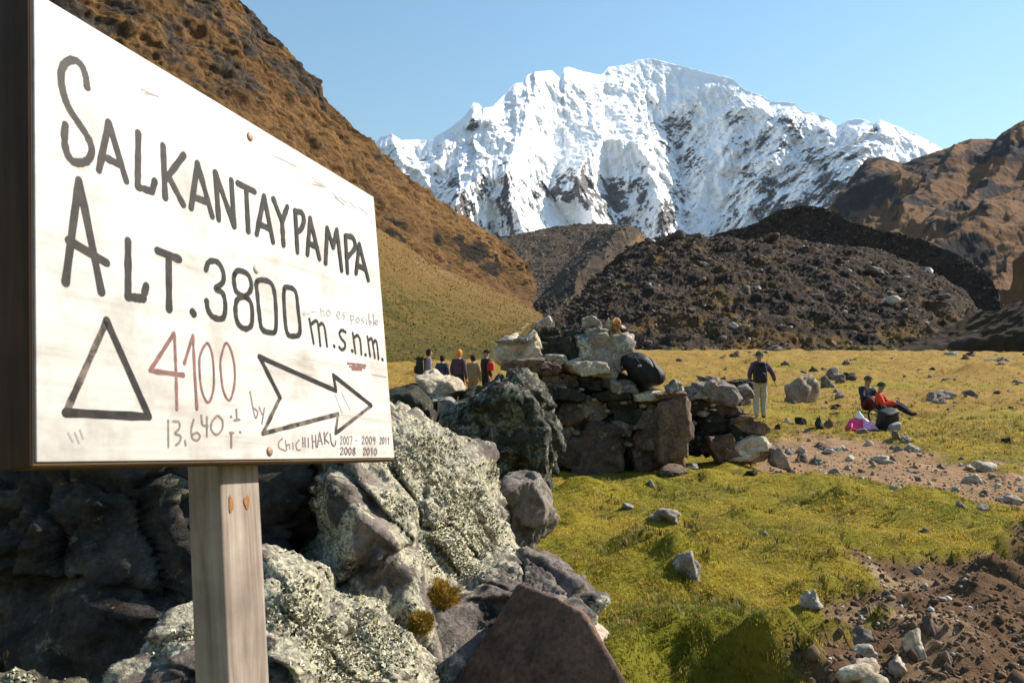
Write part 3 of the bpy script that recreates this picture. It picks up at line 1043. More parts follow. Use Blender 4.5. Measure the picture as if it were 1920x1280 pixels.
def rock_obj(name, pts, mat, sub=4, origin=None, parent=None, **kw):
    geo = {k: kw.pop(k) for k in ('power', 'rough', 'freq', 'fine', 'seed', 'strata', 'chips', 'plates', 'plate_amp') if k in kw}
    v, f = hull_rock(pts, sub, **geo)
    o = np.array([v[:, 0].mean(), v[:, 1].mean(), v[:, 2].min()]) if origin is None else np.asarray(origin)
    me = raw_mesh(name, v - o, tris=f)
    return ob(name, me, mat, parent, tuple(o), **kw), v


def traced(outline, D, t, lean=0.0, bulge=.72):
    """hull points of a stone whose outline is seen at those pixels, its middle at distance D, thickness t (both metres)"""
    o = np.array(outline, float)
    c = o.mean(0)
    out = []
    for k, sc in ((-.5, bulge), (-.12, .97), (.12, 1.0), (.5, bulge)):
        dd = D + k * t
        pp = c + (o - c) * sc
        # widths are kept in metres, so the stone has the same section front to back
        out.append(P(pp[:, 0], pp[:, 1], np.full(len(o), D)) + np.array([lean * k * t, k * t, 0]))
    return np.concatenate(out)


def z5(L): return [(680 + a / 3.0, 560 + b / 3.0) for a, b in L]
def z6(L): return [(1280 + a / 3.0, 600 + b / 3.0) for a, b in L]
def z8(L): return [(480 + a * .42184, 740 + b * .42184) for a, b in L]


M_GREY = rock_mat('grey stone with pale lichen', (.10, .085, .072), (.25, .21, .175), amt=.45, scale=2.6, bscale=6, bdist=.035)
M_PALE = rock_mat('pale lichened granite', (.26, .22, .17), (.44, .39, .31), lich=(.50, .50, .38), amt=.6, scale=3.2, bscale=7, bdist=.03)
M_BROWN = rock_mat('brown field stone', (.060, .038, .026), (.20, .135, .092), lich=(.30, .29, .21), amt=.42, scale=2.6, bscale=6, bdist=.03)
M_MOSSY = rock_mat('grey-green mossy boulder', (.018, .018, .013), (.085, .08, .06), lich=(.20, .20, .14), amt=.75, scale=3.0, bscale=9, bdist=.06)
M_DARK = rock_mat('dark mossy stone', (.014, .014, .010), (.055, .052, .038), lich=(.15, .155, .10), amt=.45, scale=3.0, bscale=9, bdist=.06)
M_FRONT = rock_mat('crusted boulder', (.030, .025, .022), (.23, .185, .155), lich=(.40, .37, .26), scale=4.2, bscale=11, bdist=.035, orange=.25, useattr=True)
M_FRONT_SHADE = rock_mat('boulder stone with painted shade', (.010, .009, .008), (.075, .062, .050), lich=(.16, .15, .09), scale=4.2, bscale=11, bdist=.035, orange=.3, useattr=True)  # darkened copy of the crusted boulder, shade put into its colours
M_SLAB = rock_mat('rusty brown slab', (.055, .032, .022), (.15, .09, .062), amt=.08, scale=4.5, bscale=9, bdist=.015)
M_WHITE = rock_mat('bleached white stone', (.20, .18, .155), (.42, .39, .345), lich=(.2, .2, .17), amt=.15, scale=6, bscale=9, bdist=.02)
M_ORANGE = rock_mat('orange stone', (.36, .16, .05), (.52, .27, .09), amt=.05, scale=5, bscale=9, bdist=.02)


def build_front_boulder():
    lobes = [
        # upper mass right of the sign
        ([(600, 875, 3.95), (642, 962, 3.6), (705, 1095, 3.4), (790, 1200, 3.45), (560, 765, 5.0), (738, 746, 5.3), (800, 786, 5.15), (862, 806, 5.3), (918, 842, 5.3), (940, 900, 5.3), (963, 975, 5.2), (966, 1030, 5.0), (950, 1160, 4.5),
          (730, 770, 6.2), (915, 880, 6.0), (560, 830, 6.0), (700, 1420, 3.9), (1000, 1330, 4.9), (520, 1000, 4.9), (540, 1250, 4.3)], 7, 16, .050, 2.6, .010, 1),
        # ledge running out to a point
        ([(840, 1010, 4.55), (985, 1032, 4.5), (1055, 1066, 4.3), (1112, 1104, 4.1), (1126, 1130, 4.05), (1118, 1150, 4.0), (1085, 1180, 3.95), (1010, 1270, 3.85), (880, 1330, 3.55), (800, 1160, 3.75), (930, 1120, 3.85), (1040, 1140, 3.9), (985, 1060, 5.1), (1080, 1120, 4.8), (900, 1400, 4.4)], 6, 22, .045, 2.6, .014, 2),
        # low lobe in front
        ([(500, 1045, 3.35), (600, 1060, 3.4), (722, 1150, 3.5), (800, 1230, 3.45), (290, 1180, 3.0), (370, 1128, 3.1), (860, 1310, 3.3), (560, 1240, 2.75), (300, 1330, 2.55), (820, 1500, 2.75), (300, 1600, 2.4), (500, 1090, 4.0), (760, 1220, 4.0), (200, 1300, 3.2), (650, 1330, 2.7)], 7, 12, .055, 2.8, .012, 3),
        # shaded mass to the left, behind the post
        ([(-520, 790, 4.5), (100, 760, 4.25), (420, 760, 4.15), (590, 780, 4.3), (600, 900, 4.25), (560, 1075, 3.95), (420, 1180, 3.65), (250, 1300, 3.55), (120, 930, 4.0), (330, 900, 3.95), (-60, 1180, 3.95), (-500, 1300, 4.4), (0, 1500, 3.7), (400, 1500, 3.5), (300, 800, 6.0), (-500, 900, 6), (560, 800, 5.6)], 6, 14, .09, 2.6, .02, 4),
        # small dark knob low at the left
        ([(-60, 1262, 2.75), (60, 1245, 2.75), (150, 1262, 2.8), (230, 1310, 2.8), (-100, 1400, 2.6), (200, 1500, 2.6), (60, 1290, 3.2), (0, 1400, 2.3)], 5, 14, .06, 2.5, .012, 5),
    ]
    V, F, Lc, off, MI = [], [], [], 0, []
    for pix, sub, power, rough, freq, fine, seed in lobes:
        pts = np.array([P(a, b, d) for a, b, d in pix])
        v, f = hull_rock(pts, sub, power * 3, rough * .9, freq, fine * 1.3, seed, chips=4, plates=(26, 16, 22, 34, 8)[seed - 1], plate_amp=(.032, .03, .03, .045, .03)[seed - 1])
        d = v - pts.mean(0)
        d /= np.linalg.norm(d, axis=1)[:, None]
        x, y = pix_of(v)
        n = fbm(v * 2.3 + 5, 5, .6)
        li = np.clip((.28 if seed != 4 else .10) + .55 * n, -.2, .6)  # pale crust thinned on the left mass to deepen its painted shade
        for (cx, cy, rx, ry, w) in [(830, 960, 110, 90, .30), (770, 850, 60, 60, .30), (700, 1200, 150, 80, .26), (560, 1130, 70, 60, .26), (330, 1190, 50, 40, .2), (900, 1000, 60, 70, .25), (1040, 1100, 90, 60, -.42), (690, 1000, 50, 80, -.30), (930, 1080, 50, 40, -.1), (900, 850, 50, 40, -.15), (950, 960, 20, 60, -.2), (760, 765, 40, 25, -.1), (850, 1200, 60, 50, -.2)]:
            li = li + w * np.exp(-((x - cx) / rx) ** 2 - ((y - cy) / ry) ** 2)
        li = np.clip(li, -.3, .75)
        # the crust itself stands off the stone in small lumps
        lump = np.maximum(fbm(v * 17, 4, .65) + .18, 0) * .030 + np.maximum(fbm(v * 45, 3, .6), 0) * .014
        v = v + d * (lump * sstep(.22, .42, li + .25 * fbm(v * 6, 4)))[:, None]
        crack = sstep(.06, .0, np.abs(fbm(v * 1.3 + 60, 4, .55))) * sstep(.0, .3, fbm(v * .8 + 15, 2) + .15)
        v = v - d * (crack * .035)[:, None]
        MI += [1 if seed >= 4 else 0] * len(f)  # left mass and knob take the stone with shade painted in
        V.append(v); F.append(f + off); Lc.append(li); off += len(v)
    V = np.concatenate(V); F = np.concatenate(F); Lc = np.concatenate(Lc)
    o = np.array([V[:, 0].mean(), V[:, 1].mean(), -.1])
    me = raw_mesh('boulder', V - o, tris=F)
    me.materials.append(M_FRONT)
    me.materials.append(M_FRONT_SHADE)
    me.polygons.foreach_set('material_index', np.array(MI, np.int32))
    set_float(me, Lc, 'lichen')
    return ob('boulder', me, M_FRONT, None, tuple(o), label='huge lichen-crusted grey boulder right behind the sign', cat='boulder'), V, F, Lc


FB, FBV, FBF, FBL = build_front_boulder()


def lichen_tufts():
    """crisp little lichen thalli growing on the boulder, too many to count: small folded leaves"""
    rg = np.random.default_rng(12)
    tri = FBV[FBF]
    cen = tri.mean(1)
    nrm = np.cross(tri[:, 1] - tri[:, 0], tri[:, 2] - tri[:, 0])
    area = np.linalg.norm(nrm, axis=1)
    nrm /= area[:, None] + 1e-12
    li = FBL[FBF].mean(1) + .55 * fbm(cen * 7, 5, .65)
    x, y = pix_of(cen)
    ok = (x > -60) & (x < 1140) & (y > 730) & (y < 1300) & (((CAM - cen) * nrm).sum(1) > 0)
    w = area * sstep(.36, .62, li) * ok
    n = 42000
    idx = rg.choice(len(w), n, p=w / w.sum())
    c = cen[idx]; nn = nrm[idx]
    a = rg.normal(size=(n, 3)); a -= nn * (a * nn).sum(1)[:, None]; a /= np.linalg.norm(a, axis=1)[:, None]
    b = np.cross(nn, a)
    s = (.003 + .010 * rg.uniform(size=n) ** 2)[:, None]
    h = rg.uniform(.3, 1.3, n)[:, None]
    v0 = c - a * s - nn * .003
    v1 = c + b * s * .9 + nn * s * h
    v2 = c + a * s - nn * .003
    v3 = c - b * s * .9 + nn * s * h * rg.uniform(.2, 1, n)[:, None]
    V = np.stack([v0, v1, v2, v3], 1).reshape(-1, 3)
    k = np.arange(n)[:, None] * 4
    T = np.concatenate([k + [0, 1, 2], k + [0, 2, 3]])
    o = np.array(FB.location)
    me = raw_mesh('lichen', V - o, tris=T, smooth=False)
    tone = rg.uniform(0, 1, n)
    pal = lerp3([.06, .058, .035], [.62, .575, .41], tone)
    gold = rg.uniform(size=n) < .02
    pal[gold] = [.33, .24, .05]
    set_col(me, np.repeat(pal, 4, 0))
    l = ob('lichen', me, col_mat('lichen thalli', 60, .3), FB, kind='stuff')
    return l


lichen_tufts()


def moss_cushion(px, py, D, r, col, label, n=1600, seed=1, hgt=.8, blade=.05):
    """rounded cushion of short upright shoots"""
    rg = np.random.default_rng(seed)
    vx, vy = pix_of(FBV)
    near = np.where(np.hypot(vx - px, vy - py) < 6)[0]
    c = FBV[near[np.argmin(FBV[near, 1])]] + np.array([0, .55 * r, -.1 * r])
    v, f = ico(3)
    d = v.copy()
    body = v * np.array([r, r, r * hgt]) * (1 + .7 * fbm(v * 1.6 + seed, 3))[:, None]
    u = rg.normal(size=(n, 3)); u /= np.linalg.norm(u, axis=1)[:, None]
    base = u * np.array([r, r, r * hgt]) * (1 + .7 * fbm(u * 1.6 + seed, 3))[:, None] * .95
    side = np.cross(u, rg.normal(size=(n, 3))); side /= np.linalg.norm(side, axis=1)[:, None]
    tip = base + (u + rg.normal(size=(n, 3)) * .35 + [0, 0, .3]) * blade * rg.uniform(.5, 1.3, n)[:, None]
    w = blade * .12
    V = np.concatenate([body, np.stack([base - side * w, base + side * w, tip], 1).reshape(-1, 3)])
    T = np.concatenate([f, len(body) + np.arange(n * 3).reshape(-1, 3)])
    me = raw_mesh('moss_cushion', V, tris=T)
    colv = np.concatenate([np.repeat(np.array([col]) * .5, len(body), 0), np.repeat(np.array([col]) * rg.uniform(.6, 1.5, (n, 1)), 3, 0)])
    set_col(me, colv)
    m = MATS.setdefault('moss', col_mat('moss shoots', 40, .3))
    return ob('moss_cushion', me, m, None, tuple(c), label=label, cat='moss')


MATS = {}
moss_cushion(815, 1120, 3.62, .085, (.30, .18, .03), 'orange-gold moss cushion in the middle of the boulder', n=5000, blade=.018)
moss_cushion(788, 1175, 3.56, .05, (.27, .17, .03), 'smaller brown moss cushion below the orange one on the boulder', seed=2, n=3500, blade=.014)

# stones round the big boulder
ROCKS = []


def R_(name, outline, D, t, mat, label, sub=5, group=None, cat='rock', **kw):
    o, v = rock_obj(name, traced(outline, D, t, bulge=kw.pop('bulge', .72)), mat, sub, label=label, cat=cat, group=group, **kw)
    ROCKS.append(o)
    return o


R_('rock', z8([(1090, 330), (1200, 338), (1262, 345), (1322, 462), (1312, 512), (1232, 655), (1190, 800), (1090, 800), (1120, 450)]), 5.9, .7, M_GREY, 'angular dark grey rock tucked against the right side of the big boulder', seed=21, rough=.05, plates=6, plate_amp=.03)
# slab in front: its broad face turned away from the sun
pts = [P(*q) for q in [(974, 1094, 3.62), (1040, 1132, 3.46), (1092, 1146, 3.36), (1108, 1168, 3.32), (1070, 1212, 3.32), (1140, 1262, 3.2), (1190, 1310, 3.12), (1150, 1560, 2.95), (690, 1560, 3.35), (832, 1310, 3.5),
                       (990, 1098, 3.85), (1100, 1152, 3.7), (1180, 1312, 3.6), (880, 1312, 3.75), (900, 1560, 3.8)]]
rock_obj('rock_slab', pts, M_SLAB, 6, label='dark rusty slab with a straight diagonal edge leaning on the boulder', cat='rock', seed=31, rough=.013, power=160, fine=.012)
R_('rock', z8([(1490, 1000), (1560, 1045), (1622, 1125), (1624, 1200), (1590, 1255), (1480, 1230), (1395, 1150), (1420, 1080)]), 3.95, .35, M_PALE, 'small tan rock wedged beside the rusty slab above the grass', seed=33, rough=.04)

R_('boulder', z5([(600, 540), (720, 445), (850, 412), (950, 440), (1040, 520), (1085, 640), (1095, 820), (1085, 1000), (1040, 1120), (700, 1130), (520, 900), (470, 700), (520, 600)]), 9.6, 2.0, M_MOSSY, 'dark rounded mossy boulder at the left end of the stone wall', sub=6, cat='boulder', seed=41, rough=.07, fine=.05, plates=14, plate_amp=.035)
R_('boulder', z5([(310, 445), (440, 424), (540, 455), (572, 510), (520, 560), (400, 585), (330, 545)]), 11.3, .9, M_PALE, 'tan and white boulder in front of the group of walkers', cat='boulder', seed=42, plates=6, plate_amp=.04)
R_('rock', z5([(120, 510), (190, 475), (310, 470), (400, 560), (430, 650), (470, 1010), (60, 1010)]), 10.9, 1.0, M_DARK, 'dark rock in shade under the tan and white boulder', seed=43)
R_('rock', z5([(425, 560), (480, 548), (525, 565), (532, 600), (495, 660), (415, 650)]), 10.45, .32, M_WHITE, 'small white stone beside the dark mossy boulder', seed=44)


R_('rock', z5([(545, 530), (620, 480), (700, 490), (720, 600), (760, 1000), (480, 1000), (525, 620)]), 11.2, .8, M_DARK, 'dark rock filling the gap between the tan boulder and the mossy boulder', seed=45)


# ------------------------------------------------------------------ dry stone walls
def jig(o, k):
    rg = np.random.default_rng(900 + k)
    c = o.mean(0)
    a = rg.normal() * (.10 if k != 1 else .0)
    R = np.array([[math.cos(a), -math.sin(a)], [math.sin(a), math.cos(a)]])
    return c + (o - c) @ R.T * (rg.uniform(.90, 1.08, (len(o), 1)) if k != 1 else .97)


def grow(ol, k):
    o = np.array(ol, float)
    return o.mean(0) + (o - o.mean(0)) * k


def wall(label, stones, conv, D0, core):
    o = ob('stone_wall', None, None, None, (0, 0, 0), label=label, cat='wall')
    allv = []
    made = []
    for k, (ol, dD, t, mat) in enumerate(stones):
        s, v = rock_obj('stone', traced(jig(grow(conv(ol), 1.12), k), D0 + dD + .05 * math.sin(k * 5.1), t, bulge=.84), mat, 5, parent=None, seed=60 + k * 3 + int(D0), rough=.06, power=40, fine=.03, chips=4 if k != 1 else 0, plates=3, plate_amp=.03)
        made.append(s)
        allv.append(v)
    rgw = np.random.default_rng(int(D0 * 10))
    poly = np.array(conv(core[0]))
    n = 0
    while n < (46 if len(core) > 1 else 22):   # chinking stones between the big ones
        q = rgw.uniform(poly.min(0), poly.max(0))
        if seg_poly_sd(q[None], poly)[0] > -4: continue
        w = rgw.uniform(6, 13); h = w * rgw.uniform(.4, .8)
        ang = np.linspace(0, 6.28, 7)[:-1] + rgw.uniform(0, 1)
        ol = [(q[0] + w * math.cos(t) * rgw.uniform(.8, 1.1), q[1] + h * math.sin(t) * rgw.uniform(.8, 1.1)) for t in ang]
        s, v = rock_obj('stone', traced(ol, D0 - rgw.uniform(.08, .2), .22, bulge=.7), [M_GREY, M_BROWN, M_PALE, M_GREY][n % 4], 4, seed=400 + n, rough=.07, power=30, fine=.03, chips=3)
        made.append(s)
        allv.append(v)
        n += 1
    for k, ol in enumerate(core):              # small packing stones in the heart of the wall
        s, v = rock_obj('infill', traced(conv(ol), D0 + .22, .45, bulge=.95), M_DARK, 5, seed=200 + k, rough=.06, power=30, fine=.03)
        made.append(s)
        allv.append(v)
    A = np.concatenate(allv)
    base = Vector((float(A[:, 0].mean()), float(A[:, 1].mean()), float(A[:, 2].min())))
    o.location = base
    for s in made:
        loc = s.location.copy()
        s.parent = o
        s.location = loc - base
    return o


G_, B_, PL, DK, WH, OR = M_GREY, M_BROWN, M_PALE, M_DARK, M_WHITE, M_ORANGE
W1 = [
    ([(1085, 935), (1100, 850), (1180, 720), (1240, 680), (1400, 700), (1480, 790), (1500, 890), (1450, 965), (1250, 985)], -.1, .5, B_),
    ([(1655, 560), (1800, 556), (1815, 620), (1812, 950), (1700, 975), (1640, 955), (1648, 750)], -.35, .38, B_),
    ([(1500, 770), (1590, 725), (1650, 765), (1645, 960), (1540, 975), (1490, 870)], -.05, .5, B_),
    ([(1240, 572), (1360, 562), (1385, 645), (1320, 695), (1240, 672)], .02, .5, G_),
    ([(1370, 562), (1535, 562), (1560, 625), (1500, 690), (1392, 690)], -.03, .5, DK),
    ([(1530, 632), (1640, 612), (1668, 690), (1600, 735), (1515, 715)], -.06, .45, G_),
    ([(1085, 575), (1200, 562), (1240, 645), (1150, 705), (1085, 685)], .05, .5, B_),
    ([(1070, 760), (1150, 700), (1185, 745), (1095, 860), (1060, 840)], .08, .5, G_),
    ([(1010, 490), (1215, 500), (1240, 562), (1080, 572), (1005, 535)], -.03, .7, DK),
    ([(1205, 515), (1380, 520), (1500, 535), (1510, 572), (1260, 572)], -.08, .7, DK),
    ([(1115, 420), (1205, 428), (1218, 500), (1108, 502)], .05, .5, B_),
    ([(1205, 425), (1330, 440), (1342, 512), (1218, 508)], .02, .5, DK),
    ([(1325, 428), (1385, 428), (1395, 500), (1335, 512)], .05, .4, B_),
    ([(1010, 405), (1110, 415), (1106, 500), (1000, 490)], .08, .5, G_),
    ([(770, 362), (900, 348), (1040, 345), (1110, 380), (1100, 420), (900, 432), (790, 405)], -.1, .7, B_),
    ([(1148, 345), (1260, 348), (1378, 372), (1372, 428), (1200, 432), (1145, 385)], -.05, .6, PL),
    ([(735, 335), (820, 265), (930, 225), (1025, 318), (1010, 345), (780, 362)], .12, .55, PL),
    ([(765, 250), (800, 238), (935, 212), (940, 236), (830, 268)], .05, .5, PL),
    ([(1038, 318), (1130, 315), (1158, 350), (1112, 382), (1038, 352)], .0, .5, PL),
    ([(1195, 228), (1300, 214), (1400, 220), (1482, 178), (1528, 240), (1500, 300), (1420, 440), (1372, 455), (1210, 345)], .12, .6, PL),
    ([(1062, 235), (1200, 212), (1230, 260), (1218, 318), (1180, 348), (1055, 322)], .1, .5, DK),
    ([(1240, 115), (1285, 94), (1342, 128), (1335, 166), (1248, 160)], .15, .22, PL),
    ([(1248, 174), (1310, 163), (1358, 186), (1332, 220), (1262, 218)], .1, .24, PL),
    ([(1398, 132), (1425, 114), (1442, 122), (1448, 168), (1410, 176)], .12, .16, OR),
    ([(1366, 140), (1380, 108), (1394, 140), (1396, 182), (1366, 182)], .14, .16, PL),
    ([(1352, 184), (1430, 174), (1446, 200), (1372, 216)], .1, .22, B_),
    ([(965, 142), (1008, 112), (1042, 98), (1064, 130), (1036, 168), (980, 170)], .2, .2, WH),
    ([(1000, 168), (1080, 160), (1112, 195), (1090, 240), (1010, 236)], .2, .3, DK),
    ([(1700, 500), (1750, 448), (1786, 470), (1788, 525), (1730, 540)], -.1, .3, PL),
    ([(1380, 462), (1520, 482), (1545, 530), (1395, 534)], -.08, .5, G_),
    ([(1510, 525), (1660, 532), (1665, 570), (1520, 568)], -.12, .5, PL),
    ([(1640, 535), (1700, 524), (1795, 530), (1812, 552), (1700, 566), (1640, 556)], -.33, .55, B_),
    ([(935, 415), (1005, 420), (1008, 485), (950, 475)], .1, .4, B_),
    ([(1000, 545), (1090, 572), (1090, 700), (1050, 760), (985, 640)], .12, .5, DK),
    ([(1400, 690), (1480, 685), (1512, 752), (1480, 790), (1420, 740)], .02, .4, G_),
    ([(940, 480), (1010, 490), (1010, 545), (960, 560)], .15, .4, DK),
    ([(1560, 565), (1660, 565), (1655, 618), (1565, 625)], -.03, .45, B_),
    ([(1040, 840), (1090, 860), (1082, 950), (1030, 960)], .1, .4, DK),
    ([(930, 235), (1060, 245), (1060, 330), (1020, 320)], .25, .4, G_),
]
wall('dry stone shelter wall with black bag, pale blocks and cairn stones on top', W1, z5, 12.0, [[(1010, 360), (1400, 380), (1440, 470), (1640, 560), (1790, 570), (1795, 960), (1060, 960), (1000, 560)], [(960, 240), (1200, 230), (1400, 240), (1400, 440), (960, 440), (800, 380), (790, 330)]])
W2 = [
    ([(0, 372), (60, 378), (130, 402), (125, 438), (20, 436)], 0, .5, PL),
    ([(72, 360), (140, 338), (250, 378), (282, 432), (250, 476), (130, 462), (88, 410)], .0, .55, G_),
    ([(268, 392), (340, 388), (358, 450), (322, 482), (275, 455)], .25, .4, G_),
    ([(180, 472), (290, 478), (328, 520), (240, 545), (185, 520)], -.05, .45, B_),
    ([(256, 575), (310, 528), (380, 538), (452, 600), (420, 645), (300, 620)], -.25, .45, B_),
    ([(272, 690), (360, 640), (455, 640), (492, 705), (485, 800), (350, 790), (280, 755)], -.35, .45, PL),
    ([(486, 722), (532, 704), (578, 805), (500, 810)], -.4, .25, G_),
    ([(125, 640), (250, 632), (275, 752), (180, 775), (125, 710)], -.25, .45, B_),
    ([(15, 438), (180, 455), (192, 524), (60, 545), (10, 520)], .03, .45, DK),
    ([(15, 545), (185, 530), (255, 562), (245, 632), (60, 645), (10, 620)], -.05, .45, DK),
    ([(5, 640), (130, 640), (135, 750), (15, 755)], -.1, .45, DK),
    ([(240, 600), (330, 612), (362, 680), (280, 690)], -.2, .4, DK),
    ([(80, 320), (160, 312), (225, 335), (215, 365), (110, 355)], .4, .4, G_),
    ([(230, 335), (330, 338), (372, 352), (360, 395), (250, 385)], .5, .4, DK),
    ([(-30, 420), (20, 430), (15, 540), (-30, 530)], .1, .4, G_),
    ([(-30, 540), (15, 545), (12, 740), (-30, 740)], .08, .4, DK),
]
wall('low tumbled end of the dry stone wall running down to the path', W2, z6, 12.6, [[(-20, 400), (240, 400), (300, 520), (430, 640), (440, 770), (-20, 745)]])


# ------------------------------------------------------------------ loose stones on the meadow
def base_rock(seed, sub=4):
    rg = np.random.default_rng(seed)
    u = rg.normal(size=(18, 3)); u /= np.linalg.norm(u, axis=1)[:, None]
    pts = u * rg.uniform(.75, 1.05, (18, 1)) * np.array([1, rg.uniform(.7, 1), rg.uniform(.6, .95)])
    v, f = hull_rock(pts, sub, 60, .07, 2.0, .03, seed, chips=6, plates=4, plate_amp=.028)
    v -= v.mean(0)
    v /= np.abs(v).max(0)
    return raw_mesh('stone', v, tris=f)


PROTO = [base_rock(300 + k) for k in range(9)]
PROTO_LO = [base_rock(340 + k, 3) for k in range(6)]
_mcache = {}


def proto(k, mat, lo=False):
    key = (k, mat.name, lo)
    if key not in _mcache:
        src = (PROTO_LO if lo else PROTO)
        me = src[k % len(src)].copy()
        me.materials.clear()
        me.materials.append(mat)
        _mcache[key] = me
    return _mcache[key]


def stone(px, py, w, h, mat, label, group=None, k=0, name='stone', depth=.8, cat='stone', sink=.7, D=None):
    """a stone whose foot shows at that pixel, w and h its size in pixels"""
    if D is None:
        lo = px_ground(px, py)
        # settle on the real, lumpy ground
        D = lo[1]
        for _ in range(6):
            p = P(px, py, D)
            dz = p[2] - gz(p[0], p[1])
            slope = (1.4 - p[2]) / D + .03
            D += float(np.clip(dz / max(slope, .02), -2, 2)) * .6
            D = max(D, 2.0)
    p = P(px, py, D)
    W = w / FPX * D; H = h / FPX * D
    me = proto(k, mat)
    z = gz(p[0], p[1])
    o = ob(name, me, None, None, (p[0], p[1] + W * depth * .4, z + H * (.5 - sink * .5)), label=label, cat=cat, group=group)
    o.scale = (W / 2, W / 2 * depth, H / 2 * (1 + sink))
    o.rotation_euler = (random.uniform(-.2, .2), random.uniform(-.2, .2), random.uniform(0, 6.3) if abs(depth - 1) < .35 else random.uniform(-.4, .4))
    return o


NAMED = [
    (1508, 756, 82, 56, M_GREY, 'big grey-green boulder standing behind the walker on the meadow', 'boulder'),
    (1556, 728, 36, 26, M_GREY, 'dark rock just right of the big grey-green meadow boulder', 'rock'),
    (1570, 714, 44, 28, M_GREY, 'rough grey rock behind the meadow boulder, towards the seated people', 'rock'),
    (1597, 714, 34, 18, M_DARK, 'low dark rock left of the seated people', 'rock'),
    (1594, 684, 28, 12, M_BROWN, 'flat brown block alone on the meadow above the seated people', 'rock'),
    (1505, 806, 24, 16, M_DARK, 'dark stone on the grass, second of the row right of the walker', 'stone'),
    (1460, 805, 14, 12, M_DARK, 'smallest dark stone at the walker\'s feet', 'stone'),
    (1478, 798, 20, 14, M_GREY, 'grey stone just right of the walker\'s feet', 'stone'),
    (1538, 807, 20, 26, M_DARK, 'upright dark stone left of the pink pack', 'stone'),
    (1556, 802, 20, 16, M_BROWN, 'reddish stone between the upright dark stone and the pink pack', 'stone'),
    (1622, 812, 22, 9, M_GREY, 'small flat stone on the grass below the pink pack', 'stone'),
    (1685, 824, 20, 16, M_BROWN, 'brown stone at the head of the cluster above the path', 'stone'),
    (1703, 828, 28, 14, M_PALE, 'pale flat stone beside the brown one above the path', 'stone'),
    (1718, 848, 44, 16, M_PALE, 'broad pale slab on the upper edge of the path', 'stone'),
    (1893, 832, 26, 15, M_DARK, 'lone dark stone on the grass near the right edge', 'stone'),
    (1832, 907, 42, 20, M_PALE, 'pointed pale stone on the right of the path', 'stone'),
    (1862, 882, 52, 18, M_PALE, 'pale flat stone behind the pointed one on the path', 'stone'),
    (1908, 945, 60, 18, M_PALE, 'flat pale slab lying in the path at the right edge', 'stone'),
    (1780, 742, 50, 20, M_GREY, 'wide grey rock lying on the meadow right of the seated people', 'rock'),
    (1824, 744, 36, 16, M_GREY, 'grey rock right of the wide one on the far meadow', 'rock'),
    (1750, 752, 26, 16, M_GREY, 'rounded stone left of the wide grey meadow rock', 'stone'),
    (1880, 682, 50, 14, M_GREY, 'flat grey rock far out on the meadow at the right', 'rock'),
    (1815, 676, 22, 12, M_BROWN, 'small brown rock far out on the meadow below the dark foot of the hill', 'rock'),
    (1255, 980, 92, 28, M_GREY, 'low grey-green rock half sunk in the grass right of the boulder', 'rock'),
    (1295, 1085, 76, 54, M_PALE, 'white-veined rock bedded in the near turf', 'rock'),
    (1262, 893, 70, 20, M_BROWN, 'flat brown stone in the grass at the foot of the wall', 'stone'),
    (1302, 880, 30, 12, M_WHITE, 'small white stone at the corner of the wall', 'stone'),
    (1410, 892, 36, 12, M_DARK, 'thin dark stone in the grass beside the path', 'stone'),
    (1222, 914, 18, 14, M_WHITE, 'white pebble in the grass below the wall', 'stone'),
    (1180, 955, 30, 10, M_WHITE, 'pale flat stone between the grass hummocks', 'stone'),
    (1435, 1005, 24, 10, M_BROWN, 'small tan stone in the middle of the turf', 'stone'),
    (1740, 1002, 26, 12, M_GREY, 'small grey stone on the turf above the bare earth', 'stone'),
    (1692, 925, 38, 14, M_WHITE, 'white stone on the hummock beside the path', 'stone'),
    (1802, 952, 22, 12, M_GREY, 'grey stone right of the white one beside the path', 'stone'),
    (1845, 958, 30, 12, M_GREY, 'grey stone near the right edge below the path', 'stone'),
    (1526, 1142, 46, 34, M_WHITE, 'long white stone at the edge of the bare earth', 'stone'),
    (1620, 1212, 52, 32, M_GREY, 'blue-grey stone bedded in the bare earth', 'stone'),
    (1628, 1240, 58, 28, M_WHITE, 'white-grey stone touching the blue-grey one in the bare earth', 'stone'),
    (1722, 1235, 40, 52, M_PALE, 'upright cream stone in the bare earth', 'stone'),
    (1690, 1268, 46, 36, M_PALE, 'cream stone below the upright one in the bare earth', 'stone'),
    (1755, 1190, 52, 40, M_BROWN, 'rounded brown stone in shade on the bare earth', 'stone'),
    (1632, 1290, 110, 46, M_PALE, 'long pale slab at the bottom edge in the bare earth', 'stone'),
    (1546, 845, 46, 14, M_BROWN, 'low brown stone where the path meets the grass', 'stone'),
    (1560, 850, 30, 12, M_WHITE, 'whitish flat stone in the upper path', 'stone'),
    (1535, 872, 28, 16, M_GREY, 'grey stone in the left part of the path', 'stone'),
    (1485, 852, 24, 12, M_GREY, 'rounded stone at the left end of the path by the wall', 'stone'),
    (1508, 850, 28, 14, M_PALE, 'tan rounded stone at the left end of the path', 'stone'),
    (1660, 870, 50, 16, M_PALE, 'pale stone in the middle of the path', 'stone'),
    (1400, 760, 30, 36, M_GREY, 'grey stone behind the tumbled wall, left of the walker', 'stone'),
    (1345, 735, 60, 24, M_GREY, 'grey boulder lying behind the tumbled wall', 'boulder'),
    (1790, 668, 30, 10, M_PALE, 'whitish boulder at the foot of the moraine', 'boulder'),
]
for k, (px, py, w, h, mt, lb, ct) in enumerate(NAMED):
    stone(px, py, w, h, mt, lb, None, k, ct if ct != 'stone' else 'stone', depth=.85, cat=ct)

